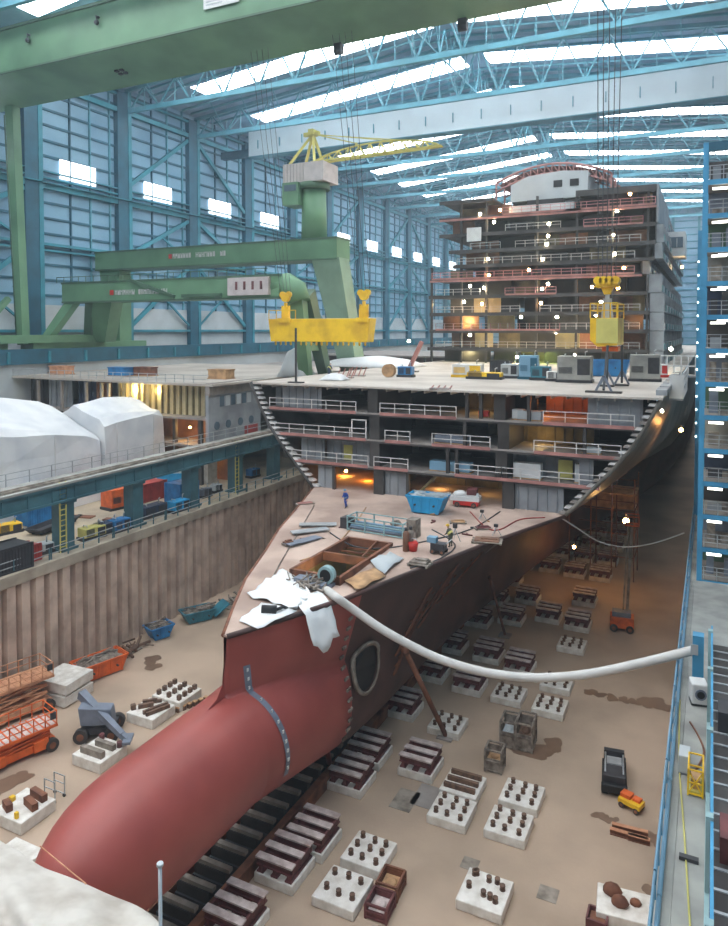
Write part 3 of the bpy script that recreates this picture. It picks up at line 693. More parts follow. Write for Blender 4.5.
b = MB(); b.bar(A, jt(.35) + Vector((0, 0, .4)), .16); b.bar(A, jt(.62), .12); b.bar(A + Vector((0, .5, 0)), jt(.9), .12); b.bar(jt(.35), jt(.35) + Vector((0, 0, .5)), .3)
P(b, 'jib_stay', 'yellow_pale', p2)
# --- yellow spreader beam hung from the green gantry crane
sx0, sx1, sy, sz0, sz1 = -54.2, -38.9, 81.5, 30.45, 33.5
sb = thing('lifting_beam', 'long yellow lifting beam hanging level on two yellow hook blocks', 'lifting beam', ((sx0 + sx1) / 2, sy + 1, sz0))
b = MB(); b.prism([(sx0, sy, sz1), (sx0 + .4, sy, sz0), (sx1 - .4, sy, sz0), (sx1, sy, sz1)], (0, 2.0, 0)); P(b, 'box_beam', 'yellow', sb, bevel=.08)
for k in range(18):
    b = MB(); x = sx0 + .9 + k * (sx1 - sx0 - 1.8) / 17; b.bar((x, sy + .5, sz0), (x, sy + .5, sz0 - .3), .2); b.ball((x, sy + .5, sz0 - .34), .16, 6); P(b, 'shackle', 'yellow', sb)
for xa, xb in ((sx0 + 1.7, sx0 + 3.6), (sx1 - 1.8, sx1 - .2)):
    b = MB(); b.box(xa, xb, sy - .3, sy + .1, sz1 - .5, sz1 + .08); P(b, 'lug_plate', 'yellow', sb)
b = MB()
for x in (sx0, sx0 + 1.2, sx0 + 3, sx0 + 4.2, sx1 - 1.6, sx1 - .8): b.box(x, x + .08, sy + .1, sy + .18, sz1, sz1 + 1.2)
b.box(sx0, sx0 + 4.2, sy + .1, sy + .16, sz1 + 1.1, sz1 + 1.2); P(b, 'guard_rail', 'yellow', sb)
for i, x in enumerate((sx0 + 2.2, sx1 - 1.3)):
    hk = thing('hook_block', 'yellow hook block on the lifting beam, %s' % ('beside the white operator panel' if i == 0 else 'at the end towards the ship'), 'hook block', (x, sy + 1, sz1), group='hook blocks on the lifting beam')
    b = MB(); b.bar((x, sy + 1, sz1 - .2), (x, sy + 1, sz1 + 1.6), 1.1, .5); b.bar((x - .5, sy + 1, sz1 + .3), (x - .5, sy + 1, sz1 + 1.8), .25); b.bar((x + .5, sy + 1, sz1 + .3), (x + .5, sy + 1, sz1 + 1.8), .25); P(b, 'shank', 'yellow', hk)
    b = MB(); b.tube([(x, sy + .7, sz1 + 2.9), (x, sy + 1.3, sz1 + 2.9)], .6, 14); b.tube([(x - .5, sy + .8, sz1 + 3.3), (x - .5, sy + 1.2, sz1 + 3.3)], .42, 12); b.tube([(x + .5, sy + .8, sz1 + 3.3), (x + .5, sy + 1.2, sz1 + 3.3)], .42, 12); b.bar((x, sy + 1, sz1 + 1.5), (x, sy + 1, sz1 + 2.2), .35); P(b, 'sheave', 'yellow', hk)
    b = MB()
    for dx in (-.8, -.25, .25, .8): b.tube([(x + dx, sy + 1, sz1 + 3.4), (x + dx * 1.6, 76.5, 67.4)], .035, 5, cap=False)
    P(b, 'hoist_rope', 'cable', hk)
# --- second yellow spreader, seen end-on, with support rods standing on the deck
ht = thing('spreader_block', 'tall yellow spreader block with railed top hanging above the white deck', 'lifting beam', (-9.6, 76, 30.4))
b = MB(); b.prism([(-10.9, 73.5, 33.2), (-10.9, 73.5, 31.0), (-10.2, 73.5, 30.35), (-8.3, 73.5, 30.5), (-8.3, 73.5, 33.2)], (0, 5.4, 0)); P(b, 'box_beam', 'yellow', ht, bevel=.05)
b = MB(); b.box(-10.3, -8.26, 73.4, 73.5, 30.7, 33.15); P(b, 'end_plate', 'yellow_pale', ht)
b = MB()
for x in (-10.9, -10.2, -9.6, -9, -8.3): b.box(x - .05, x + .05, 73.5, 73.6, 33.2, 34.7); b.box(x - .05, x + .05, 78.7, 78.8, 33.2, 34.7)
for z in (33.9, 34.6): b.box(-10.9, -8.3, 73.5, 73.58, z, z + .1); b.box(-10.9, -8.3, 78.7, 78.78, z, z + .1); b.box(-10.95, -10.87, 73.5, 78.8, z, z + .1); b.box(-8.35, -8.25, 73.5, 78.8, z, z + .1)
P(b, 'guard_rail', 'yellow', ht)
b = MB(); b.bar((-9.6, 76, 33.2), (-9.6, 76, 35.6), .4); b.bar((-10.1, 76, 33.2), (-9.9, 76, 35.2), .2); b.bar((-9.1, 76, 33.2), (-9.3, 76, 35.2), .2); P(b, 'shank', 'galv', ht)
b = MB(); b.box(-9.8, -8.3, 74, 76, 29.9, 30.35); P(b, 'lower_frame', 'orange', ht)
hb2 = thing('hook_block', 'wide yellow hook block on long ropes above the tall spreader block', 'hook block', (-9.5, 76, 35.6), group='hook blocks on ropes')
b = MB(); b.box(-10.7, -8.5, 75.4, 76.6, 36.3, 37.3); P(b, 'cheek_plate', 'yellow', hb2, bevel=.1)
for dx in (-1.1, -.4, .3, 1.0): b = MB(); b.tube([(-9.6 + dx * .8, 75.2, 37.0), (-9.6 + dx * .8, 76.8, 37.0)], .42, 12); P(b, 'sheave', 'yellow', hb2)
b = MB(); b.prism([(-10.2, 75.7, 36.3), (-9.0, 75.7, 36.3), (-9.3, 75.7, 35.6), (-9.9, 75.7, 35.6)], (0, .6, 0)); P(b, 'hook', 'yellow', hb2)
b = MB()
for dx in (-1.3, -.7, -.1, .5, 1.1): b.tube([(-9.6 + dx * .7, 76, 37.2), (-9.6 + dx, 76, 68.0)], .05, 5, cap=False)
P(b, 'hoist_rope', 'cable', hb2)
for i, (x, y) in enumerate(((-8.9, 68.6), (-9.6, 76.5), (-8.35, 78.2))):
    rd = thing('support_rod', ['dark steel rod with wide foot plate at the deck edge under the yellow spreader', 'dark thin steel rod behind the foot plate rod under the yellow spreader', 'dark steel rod with small foot standing farther back under the spreader'][i], 'rod', (x, y, TOP + .02), group='rods under the yellow spreader')
    b = MB(); b.bar((0, 0, .3), (-0.3 if i == 0 else 0, 4.9 if i == 0 else 0, 4.2), .22); b.build('rod', 'cable', rd)
    b = MB(); b.box(-1.6 if i == 0 else -.7, 1.6 if i == 0 else .7, -.4, .4, 0, .18); b.build('foot_plate', 'raw_steel', rd)
    b = MB(); b.bar((-.7, 0, .15), (0, 0, 1.6), .2); b.bar((.7, 0, .15), (0, 0, 1.6), .2); b.build('gusset', 'machine_grey', rd)
# ================================================================== LEFT QUAY
# raised crane rail on columns along the dock edge
rb = thing('crane_rail_beam', 'long teal crane rail beam on columns along the dock edge', 'rail beam', (-55, 60, QZ))
b = MB(); b.box(-55.9, -54.4, 18, 122, 16.0, 17.5); b.box(-56.1, -54.2, 18, 122, 17.3, 17.55); b.box(-56.0, -54.25, 18, 122, 15.9, 16.1)
for k in range(40): b.box(-54.42, -54.25, 20 + 2.6 * k, 20.1 + 2.6 * k, 16.1, 17.3)
P(b, 'girder', 'beam_teal', rb)
b = MB(); b.box(-57.4, -54.1, 18, 122, 17.55, 17.75, 0); b.box(-55.3, -54.7, 18, 122, 17.75, 17.95, 1); b.box(-55.15, -54.95, 18, 122, 17.9, 18.05, 1); P(b, 'rail_deck', ['quay_grey', 'timber_grey'], rb)
b = MB()
for k in range(42): b.box(-57.35, -57.28, 18.5 + 2.5 * k, 18.57 + 2.5 * k, 17.75, 18.95)
for z in (18.35, 18.9): b.box(-57.36, -57.28, 18, 122, z, z + .06)
P(b, 'guard_rail', 'galv', rb)
for i, y in enumerate((30, 39.0, 48.0, 57.2, 66.4, 75.3, 84.2, 93.4, 103, 113)):
    b = MB(); b.box(-55.9, -54.6, y - .75, y + .75, QZ, 15.95); b.box(-56.2, -54.3, y - .95, y + .95, QZ, QZ + .25); b.box(-56.1, -54.4, y - .9, y + .9, 15.6, 15.95); P(b, 'column', 'beam_teal', rb)
for y in (48.0, 75.3):
    b = MB()
    for dy in (-.35, .35): b.box(-54.5, -54.4, y + dy - .05 - .7, y + dy + .05 - .7, QZ, 17.8)
    for k in range(12): b.box(-54.5, -54.4, y - 1.05, y - .35, QZ + .5 + k * .5, QZ + .56 + k * .5)
    P(b, 'ladder', 'yellow_pale', rb)
# shrink-wrapped ship sections on the quay: shell of white sheeting over a box hull
def wrapped(name, label, pts, sub=3):
    """pts: (y, xfront, xback, ztop front, ztop ridge, ztop back) stations along the quay"""
    import bmesh
    t = thing(name, label, 'wrapped ship section', ((pts[0][1] + pts[0][2]) / 2, pts[0][0], QZ))
    n = len(pts); m = 12; v = []
    rr = random.Random(5)
    for y, xf, xb, zf, zr, zb in pts:
        prof = [(xf, QZ + .05), (xf, lerp(QZ, zf, .35)), (xf - .1, lerp(QZ, zf, .7)), (xf - .2, zf - .3), (xf - .9, zf + .25)]
        for q in range(1, 6): u = q / 6; prof.append((lerp(xf - .9, xb + .9, u), lerp(zf, zr, u * 2) if u < .5 else lerp(zr, zb, u * 2 - 1)))
        prof += [(xb, zb - .3), (xb, QZ + .05)]
        v += [(x + rr.uniform(-.12, .12), y, z + (rr.uniform(-.2, .2) if z > QZ + 1 else 0)) for x, z in prof]
    k = len(v) // n; f = [(i * k + j, (i + 1) * k + j, (i + 1) * k + j + 1, i * k + j + 1) for i in range(n - 1) for j in range(k - 1)]
    f += [tuple(range(k)), tuple((n - 1) * k + j for j in reversed(range(k)))]
    b = MB(); b.add(v, f, 0, False); o = P(b, 'sheeting', 'tarp', t)
    b = MB()
    for y, xf, xb, zf, zr, zb in pts[1:-1:2]: b.bar((xf + .14, y, QZ + .3), (xf + .1, y, zf - .4), .08)
    b.bar((pts[0][1] + .16, pts[0][0], QZ + 3.2), (pts[-1][1] + .16, pts[-1][0], QZ + 3.2), .07)
    P(b, 'strap', 'white', t)
    return t
wrapped('wrapped_section', 'low white shrink-wrapped ship section with ridged end beside the lit cabin block', [(64.3, -66.6, -77, 20.6, 22.6, 20.6), (66, -66.4, -77, 20.9, 22.9, 21), (69, -66.2, -77, 21.1, 23.0, 21), (72, -66.0, -77, 21.1, 22.9, 21), (74.0, -65.8, -77, 20.9, 22.8, 21)])
wrapped('wrapped_section', 'tall white shrink-wrapped ship section biggest and closest of the wrapped ones', [(22, -66.8, -86, 22, 24.0, 23), (30, -66.6, -86, 22.2, 24.4, 23), (38, -66.6, -86, 22.0, 24.4, 23.4), (46, -66.6, -86, 21.6, 24.4, 23.6), (52, -66.7, -86, 21.0, 24.2, 23.8), (57, -66.8, -84, 20.4, 23.8, 23.6), (62, -67, -84, 19.6, 23.0, 23.2), (64, -67, -84, 19, 22.4, 22.8)])
# large cabin block behind the wrapped sections
cb = thing('ship_section', 'grey ship section with cream cabin bays and round portholes, behind the wrapped ones', 'ship section', (-80, 76, QZ))
bx0, bx1, by0, by1 = -99.0, -59.6, 75.4, 118
b = MB(); b.prism([(bx0, by0, 24.6), (bx1 + 1.2, by0 - .6, 24.6), (bx1 + 3, by1, 24.8), (bx0, by1, 24.8)], (0, 0, .3)); P(b, 'top_deck', 'deck_white', cb)
for z in (20.3, 16.6): b = MB(); b.box(bx0, bx1, by0, by1, z - .3, z); P(b, 'tween_deck', 'edge_grey', cb)
b = MB(); b.box(bx1 - .3, bx1 + .2, 75.2, 87.2, 16.4, 24.6, 0)
b.prism([(bx1 - .3, 87.2, 24.6), (bx1 - .3, 87.2, 20.5), (bx1 - .3, 99, 24.6)], (.5, 0, 0)); side = P(b, 'side_shell', 'bulkhead', cb)
b = MB(); b.box(bx1 - .1, bx1 + .5, 75.0, 88, 23.4, 25.0); P(b, 'bulwark', 'edge_grey', cb)
for k in range(6):
    b = MB(); y = 77.6 + k * 1.25; b.box(bx1 + .16, bx1 + .24, y, y + .95, 21.7, 23.1); P(b, 'window', 'clad_pale' if k % 2 else 'glass', cb)
for y in (76.9, 79.4, 82.2, 84.8):
    b = MB(); b.tube([(bx1 + .1, y, 19.2), (bx1 + .3, y, 19.2)], .55, 14); P(b, 'porthole', 'glass', cb)
b = MB(); b.box(bx1 + .18, bx1 + .26, 83.2, 86.6, 17.1, 18.5); P(b, 'red_notice', 'container_red', cb)
b = MB(); b.box(bx1 - .3, bx1 + .25, 75.2, 87.2, 14.8, 16.4, 0); P(b, 'side_shell', 'clad_pale', cb)
for i, (xa, xb, m) in enumerate(((-98.5, -92, 'raw_steel'), (-92, -87, 'bulkhead'), (-87, -82, 'navy'), (-82, -79, 'bulkhead_brown'), (-79, -77.6, 'bulkhead'), (-77.6, -60, 'bulkhead_cream'))):
    b = MB(); b.box(xa, xb, by0 + (2.2 if i % 2 else 3.4), by0 + (2.4 if i % 2 else 3.6), 20.3, 24.4, 0)
    k = xa + .5
    while k < xb - .2: b.box(k, k + .22, by0 + (1.9 if i % 2 else 3.1), by0 + (2.2 if i % 2 else 3.4), 20.3, 24.3, 0 if i != 5 else 1); k += 1.1
    P(b, 'cabin_bulkhead', [m, 'bulkhead_olive'], cb)
    b = MB(); b.box(xa, xa + .3, by0, by0 + .4, 20.3, 24.4); P(b, 'stanchion', 'edge_grey', cb)
b = MB(); b.box(bx0, bx1 - .5, by0 + 5, by0 + 5.3, QZ, 20.0); P(b, 'lower_bulkhead', 'bulkhead_brown', cb)
for k in range(9): b = MB(); x = -97 + 4.4 * k; b.box(x, x + .5, by0 + .6, by0 + 1.1, QZ, 20.0); P(b, 'stanchion', 'raw_steel', cb)
for k, x in enumerate((-97, -80, -62)):
    for y in (78, 100, 116):
        b = MB(); b.box(x - 1, x + 1, y - 1, y + 1, QZ, 14.8 if x > -63 else 16.4); P(b, 'support_stool', 'concrete', cb)
guardy = MB()
for k in range(24): guardy.box(bx0 + 1.6 * k, bx0 + 1.6 * k + .07, by0 + .1, by0 + .17, 24.9, 26.0)
for z in (25.4, 25.95): guardy.box(bx0, bx1, by0 + .1, by0 + .17, z, z + .07)
P(guardy, 'guard_rail', 'galv', cb)
for k in range(5):
    pb = MB(); pb.box(-1.6, 1.6, -1, 1, 0, 1.3); pb.box(-1.7, 1.7, -1.1, 1.1, 1.25, 1.4)
    t = thing('pallet_load', ['sand coloured wrapped pallet load on the pale section roof, beside the brown one', 'brown wrapped pallet load on the pale section roof nearest the blue cover', 'blue covered load on the pale section roof', 'grey covered load on the pale section roof near the wall', 'small sand load at the roof corner by the grey crumpled sheet'][k], 'pallet load', ((-93, -78.5, -81.5, -97, -64)[k], (81, 84, 82, 83, 84)[k], 24.93), group='loads on the section roof')
    o = pb.build('load', ('orange_pale', 'rust', 'blue_skip', 'machine_grey', 'timber')[k], t)
    b = MB(); b.box(-1.7, 1.7, -1.1, 1.1, 0, .16); b.build('pallet', 'timber', t)
# grey crumpled sheet draped over a frame on the roof edge
def drape(name, label, cat, loc, prof, m, seed=1, noise=.15, group=None):
    """prof: grid rows of (x, y, z) local points"""
    rr = random.Random(seed); nr, nc = len(prof), len(prof[0]); v = []
    for r in prof:
        for (x, y, z) in r: v.append((x + rr.uniform(-noise, noise), y + rr.uniform(-noise, noise), max(.02, z + rr.uniform(-noise, noise))))
    b = MB(); b.add(v, [(i * nc + j, (i + 1) * nc + j, (i + 1) * nc + j + 1, i * nc + j + 1) for i in range(nr - 1) for j in range(nc - 1)], 0, True)
    o = b.build(name, m); o.location = loc
    s = o.modifiers.new('sub', 'SUBSURF'); s.levels = 1; s.render_levels = 1
    so = o.modifiers.new('thick', 'SOLIDIFY'); so.thickness = .05; so.offset = 1
    return tag(o, label, cat, group)
def mound(w, d, h, nx=9, ny=7, pw=.5):
    return [[(w * (i / (nx - 1) - .5), d * (j / (ny - 1) - .5), h * (max(0, (1 - abs(2 * i / (nx - 1) - 1) ** 2) * (1 - abs(2 * j / (ny - 1) - 1) ** 2)) ** pw)) for i in range(nx)] for j in range(ny)]
drape('cover_sheet', 'grey crumpled sheet heaped over gear between the crane legs and grey section', 'cover sheet', (-56.5, 92.5, 24.93), mound(4.6, 4.2, 4.6), 'clad_pale', 3, .3)
# more ship sections beyond, along the crane track
for i, (x0, x1, y0, y1, z1, m) in enumerate(((-98, -62, 126, 160, 24, 'raw_steel'), (-97, -52, 168, 205, 25.5, 'brown_hull'))):
    t = thing('ship_section', ['dark open ship section standing behind the grey cabin section', 'brown ship section under the crane track far along the left wall'][i], 'ship section', (x0, y0, QZ))
    b = MB(); b.box(x0, x1, y0, y1, z1 - .4, z1); b.box(x0, x1, y0, y1, z1 - 4, z1 - 3.6); P(b, 'deck', 'edge_grey', t)
    b = MB(); b.box(x0, x1, y0 + 2, y0 + 2.3, QZ, z1 - .4); b.box(x1 - .4, x1, y0, y1, z1 - 8, z1 - .4); P(b, 'bulkhead', m, t)
    for k in range(8): b = MB(); x = lerp(x0, x1 - .5, k / 7); b.box(x, x + .5, y0, y0 + .5, QZ, z1 - .4); P(b, 'stanchion', 'raw_steel', t)
# ---- gear on the quay floor
def skip(name, label, cat, loc, rz, L, W, Hh, m, load=None, group=None):
    t = thing(name, label, cat, loc, rz, group)
    b = MB(); o = .32
    lo = [(-L / 2 + .55, -W / 2 + .15, .12), (L / 2 - .55, -W / 2 + .15, .12), (L / 2 - .55, W / 2 - .15, .12), (-L / 2 + .55, W / 2 - .15, .12)]
    hi = [(-L / 2, -W / 2, Hh), (L / 2, -W / 2, Hh), (L / 2, W / 2, Hh), (-L / 2, W / 2, Hh)]
    ih = [(x * .94, y * .92, z) for x, y, z in hi]; il = [(x * .92, y * .9, .25) for x, y, z in lo]
    v = lo + hi + ih + il
    b.add(v, [(3, 2, 1, 0)] + [(k, (k + 1) % 4, 4 + (k + 1) % 4, 4 + k) for k in range(4)] + [(4 + k, 4 + (k + 1) % 4, 8 + (k + 1) % 4, 8 + k) for k in range(4)] + [(8 + k, 8 + (k + 1) % 4, 12 + (k + 1) % 4, 12 + k) for k in range(4)] + [(12, 13, 14, 15)])
    b.build('body', m, t)
    b = MB()
    for s in (-1, 1):
        for k in range(4): x = lerp(-L / 2 + .6, L / 2 - .6, k / 3); b.bar((x, s * (W / 2 - .1), .15), (x, s * W / 2 * 1.02, Hh), .12)
        b.bar((-L / 2, s * W / 2, Hh), (L / 2, s * W / 2, Hh), .14); b.bar((s * L / 2, -W / 2, Hh), (s * L / 2, W / 2, Hh), .14)
        b.box(-L / 2 + .6, L / 2 - .6, s * W / 4 - .1, s * W / 4 + .1, 0, .14)
    b.build('rib', m, t)
    for s in (-1, 1):
        for x in (-L / 4, L / 4): b = MB(); b.tube([(x, s * W / 2, Hh * .55), (x, s * (W / 2 + .22), Hh * .55)], .09, 8); b.build('lifting_lug', 'machine_black', t)
    if load:
        rr = random.Random(int(L * 100)); b = MB(); v = []
        nx, ny = 8, 5
        for j in range(ny):
            for i in range(nx): v.append((lerp(-L * .43, L * .43, i / (nx - 1)), lerp(-W * .42, W * .42, j / (ny - 1)), Hh * .78 + rr.uniform(-.15, .35) + (.25 if 0 < i < nx - 1 and 0 < j < ny - 1 else 0)))
        b.add(v, [(j * nx + i, j * nx + i + 1, (j + 1) * nx + i + 1, (j + 1) * nx + i) for j in range(ny - 1) for i in range(nx - 1)])
        for k in range(12):
            x, y = rr.uniform(-L * .35, L * .35), rr.uniform(-W * .3, W * .3); a = rr.uniform(-.5, .5); l = rr.uniform(.4, 1.1)
            b.bar((x - l * math.cos(a), y - l * math.sin(a) * .5, Hh * .95 + rr.uniform(0, .3)), (x + l * math.cos(a), y + l * math.sin(a) * .5, Hh * .95 + rr.uniform(0, .4)), rr.uniform(.06, .2))
        o = b.build('load', load, t); o['kind'] = 'stuff'
    return t
def at(u, v, z): return on(u, v, z=z)
def container(name, label, cat, loc, rz, L, W, Hh, m, group=None):
    t = thing(name, label, cat, loc, rz, group)
    b = MB(); b.box(-L / 2, L / 2, -W / 2, W / 2, .12, Hh)
    k = -L / 2 + .2
    while k < L / 2 - .2:
        b.box(k, k + .12, -W / 2 - .05, W / 2 + .05, .25, Hh - .15); k += .3
    b.build('body', m, t)
    b = MB()
    for sx in (-1, 1):
        for sy_ in (-1, 1): b.box(sx * L / 2 - .1, sx * L / 2 + .1, sy_ * W / 2 - .1, sy_ * W / 2 + .1, 0, Hh + .05)
    for z in (.1, Hh): b.box(-L / 2, L / 2, -W / 2 - .07, -W / 2 + .07, z - .07, z + .07); b.box(-L / 2, L / 2, W / 2 - .07, W / 2 + .07, z - .07, z + .07)
    b.build('corner_frame', m, t)
    b = MB(); b.box(L / 2 + .02, L / 2 + .08, -W / 2 + .1, W / 2 - .1, .2, Hh - .1); b.box(L / 2 + .08, L / 2 + .12, -.3, -.24, .3, Hh - .2); b.box(L / 2 + .08, L / 2 + .12, .24, .3, .3, Hh - .2); b.build('door', m, t)
    return t
def genset(name, label, cat, loc, rz, L, W, Hh, m, m2='machine_black', group=None):
    t = thing(name, label, cat, loc, rz, group)
    b = MB(); b.box(-L / 2, L / 2, -W / 2, W / 2, .3, Hh); b.build('cabinet', m, t, bevel=.06)
    b = MB(); b.box(-L / 2 - .15, L / 2 + .15, -W / 2 + .05, W / 2 - .05, 0, .3); b.build('skid', m2, t)
    b = MB()
    for k in range(6): b.box(-L / 2 + .2, -L / 2 + L * .45, -W / 2 - .04, -W / 2, Hh * .35 + k * .12, Hh * .35 + k * .12 + .06)
    b.build('louvre', m2, t)
    b = MB(); b.box(L * .1, L / 2 - .12, -W / 2 - .04, -W / 2, Hh * .3, Hh * .9); b.build('control_door', m2 if m != 'machine_black' else 'galv', t)
    b = MB(); b.tube([(L * .3, 0, Hh), (L * .3, 0, Hh + .45), (L * .36, 0, Hh + .55)], .07, 8); b.tube([(-L * .3, -.3, Hh), (-L * .3, -.3, Hh + .2), (-L * .3, .3, Hh + .2), (-L * .3, .3, Hh)], .05, 6); b.build('exhaust', 'galv', t)
    return t
q = QZ
container('equipment_box', 'yellow-topped dark container in front of the small red one on the quay', 'container', at(0, 572, q), 1.5, 4.5, 2.4, 2.2, 'machine_black')
b = MB(); 
container('equipment_box', 'small red box container by the quay fence next to the yellow-topped one', 'container', at(24, 562, q), 1.57, 2.2, 1.6, 1.5, 'container_red')
container('frame_rack', 'blue steel rack crate standing in front of the tall wrapped section', 'container', at(35, 523, q), 1.57, 3.2, 2.0, 2.6, 'blue_skip')
skip('low_trailer', 'long dark flat bin beside the blue rack crate on the quay', 'bin', at(45, 527, q) + Vector((1.2, 0, 0)), 1.75, 6.0, 2.0, .6, 'machine_black')
genset('compressor', 'yellow low machine at the foot of the tall wrapped section', 'machine', at(8, 533, q), 1.3, 2.4, 1.4, 1.0, 'yellow')
genset('welding_set', 'pale welding set by the quay edge left of the yellow ladder column', 'machine', at(40, 554, q), 1.4, 2.2, 1.2, 1.0, 'clad_pale')
genset('winch', 'olive winch machine on the quay edge, second from the yellow ladder column', 'machine', at(92, 538, q), 1.4, 2.4, 1.3, 1.2, 'yellow_pale')
genset('pump_set', 'dark blue pump set on the quay edge beside the olive winch', 'machine', at(108, 533, q), 1.45, 2.6, 1.3, 1.2, 'navy')
genset('pump_set', 'navy pump set just left of the plain column by the red container', 'machine', at(119, 531, q), 1.45, 2.0, 1.3, 1.3, 'blue_skip')
genset('mobile_cabin', 'orange-footed white cabin on the quay before the wrapped sections', 'cabin', at(116, 508, q), 1.4, 2.6, 2.2, 2.4, 'orange')
container('equipment_box', 'long red container between the plain columns of the crane rail', 'container', at(146, 500, q), 1.5, 4.6, 2.2, 2.2, 'container_red')
genset('pump_set', 'dark machine on the quay just after the red container', 'machine', at(160, 497, q), 1.2, 2.0, 1.6, 1.5, 'machine_black')
genset('pump_set', 'navy pump set on the quay edge right of the first plain column', 'machine', at(152, 516, q), 1.5, 3.4, 1.4, 1.3, 'navy')
skip('waste_skip', 'blue skip filled with white bags under the crane rail', 'skip', at(173, 485, q), .6, 4.2, 2.4, 1.7, 'sky_blue', 'white')
container('tool_container', 'bright blue tool container by the second plain rail column', 'container', at(182, 503, q), 1.5, 3.0, 2.4, 2.6, 'blue_skip')
genset('compressor', 'light blue open compressor in front of the bright blue tool container', 'machine', at(178, 511, q), 1.5, 2.4, 1.4, 1.3, 'sky_blue')
genset('welding_set', 'grey welding set on the quay edge right of the tool container', 'machine', at(205, 497, q), 1.5, 1.5, 1.0, 1.1, 'machine_grey')
genset('welding_set', 'small pale welding set nearer the second ladder column on the quay edge', 'machine', at(216, 492, q), 1.5, 1.4, 1.0, 1.0, 'clad_pale')
genset('welding_set', 'blue welding set between the last two rail columns', 'machine', at(253, 477, q), 1.5, 1.8, 1.2, 1.2, 'blue_skip')
# planks and trestles lit by a work lamp under the cabin block
for k in range(6):
    t = thing('timber_prop', 'leaning yellow timber prop in the group before the lit cabin section', 'timber prop', at(219 + k * 4, 470 - k * 1.4, q), 0, 'leaning timber props'); b = MB(); b.bar((-.5, 0, 0), (.5, .2, 3.0), .25, .12); b.build('plank', 'timber', t)
    b = MB(); b.box(-.55, -.2, -.2, .2, 0, .1); b.build('foot', 'rust', t)
b = MB()
for i, (u, v) in enumerate(((118, 520), (80, 517))):
    t = thing('steel_plate', ['flat rusty plate on the quay before the orange cabin', 'long dark plate on the quay before the tall wrapped section'][i], 'plate', at(u, v, q), .3); b = MB(); b.box(-1.6, 1.6, -.5, .5, 0, .12); b.build('plate', 'rust', t); b = MB(); b.box(-.2, .2, -.1, .1, .12, .3); b.build('lifting_eye', 'raw_steel', t)
# quay edge fence
for i in range(9):
    y0 = 30 + i * 7.6
    t = thing('quay_fence', 'galvanised pipe fence panel along the left dock edge', 'fence', (DL - .35, y0, QZ + .02), 0, 'left quay fence panels')
    b = MB(); [b.box(-.05, .05, y, y + .09, 0, 1.1) for y in (0, 1.9, 3.7, 5.6, 7.4)]; b.build('post', 'beam_teal', t)
    b = MB(); [b.box(-.04, .04, 0, 7.5, z, z + .07) for z in (.5, 1.03)]; b.build('rail', 'galv', t)
# ================================================================== DOCK FLOOR
# keel blocks under the ship's centre line and the rail beside them
kt = None
b = MB(); b.box(-23.95, -23.65, 8, 130, 0, .95, 0); b.box(-24.05, -23.55, 8, 130, .95, 1.05, 0); b.box(-26.9, -26.6, 8, 130, 0, .95, 0)
o = b.build('keel_rail', 'rust'); tag(o, 'long rusty steel curb rails flanking the keel blocks under the bulb', 'rail')
NKB = 0
for i in range(56):
    y = 14.0 + 1.5 * i; loc = (-25.25, y, 0)
    if kt is None:
        kt = thing('keel_block', 'grey keel block with pale timber cap in the row under the red bulb', 'keel block', loc, 0, 'keel blocks under the centre line')
        b = MB(); b.box(-1.15, 1.15, -.36, .36, 0, .75); b.build('base', 'machine_black', kt)
        b = MB(); b.box(-1.1, 1.1, -.24, .24, .75, 1.4); b.build('steel_seat', 'raw_steel', kt)
        b = MB(); b.box(-1.3, 1.3, -.17, .17, 1.4, 1.62); b.build('timber_cap', 'timber_grey', kt)
    else: dup(kt, loc)
# side blocks: white concrete base carrying either steel cribs or rows of studs
cribs, studs = None, {}
CB, CH = 2.62, .58
def crib(loc, label, rz=0.0, group='crib blocks with steel cross beams'):
    global cribs
    if cribs is None:
        t = thing('crib_block', label, 'dock block', loc, rz, group)
        b = MB(); b.box(-CB / 2, CB / 2, -CB / 2, CB / 2, 0, CH); b.build('concrete_base', 'concrete', t, bevel=.06)
        for x in (-.95, 0, .95):
            b = MB(); b.box(x - .22, x + .22, -1.2, 1.2, CH, CH + .1); b.box(x - .1, x + .1, -1.15, 1.15, CH + .1, CH + .45); b.build('foot_girder', 'crib_red', t)
        for y in (-1.02, 0, 1.02):
            b = MB(); b.box(-1.2, 1.2, y - .08, y + .08, CH + .45, CH + .85); b.box(-1.2, 1.2, y - .2, y + .2, CH + .42, CH + .5); g_ = b.build('cross_beam', 'crib_red', t)
            b = MB(); b.box(-1.24, 1.24, y - .24, y + .24, CH + .85, CH + .95); b.build('bearing_plate', 'crib_top', g_)
        for x in (-1.12, 1.12):
            b = MB(); b.box(x - .06, x + .06, -1.1, 1.1, CH + .5, CH + .82); b.build('side_girder', 'crib_red', t)
        cribs = t; return t
    return dup(cribs, loc, rz, label, group)
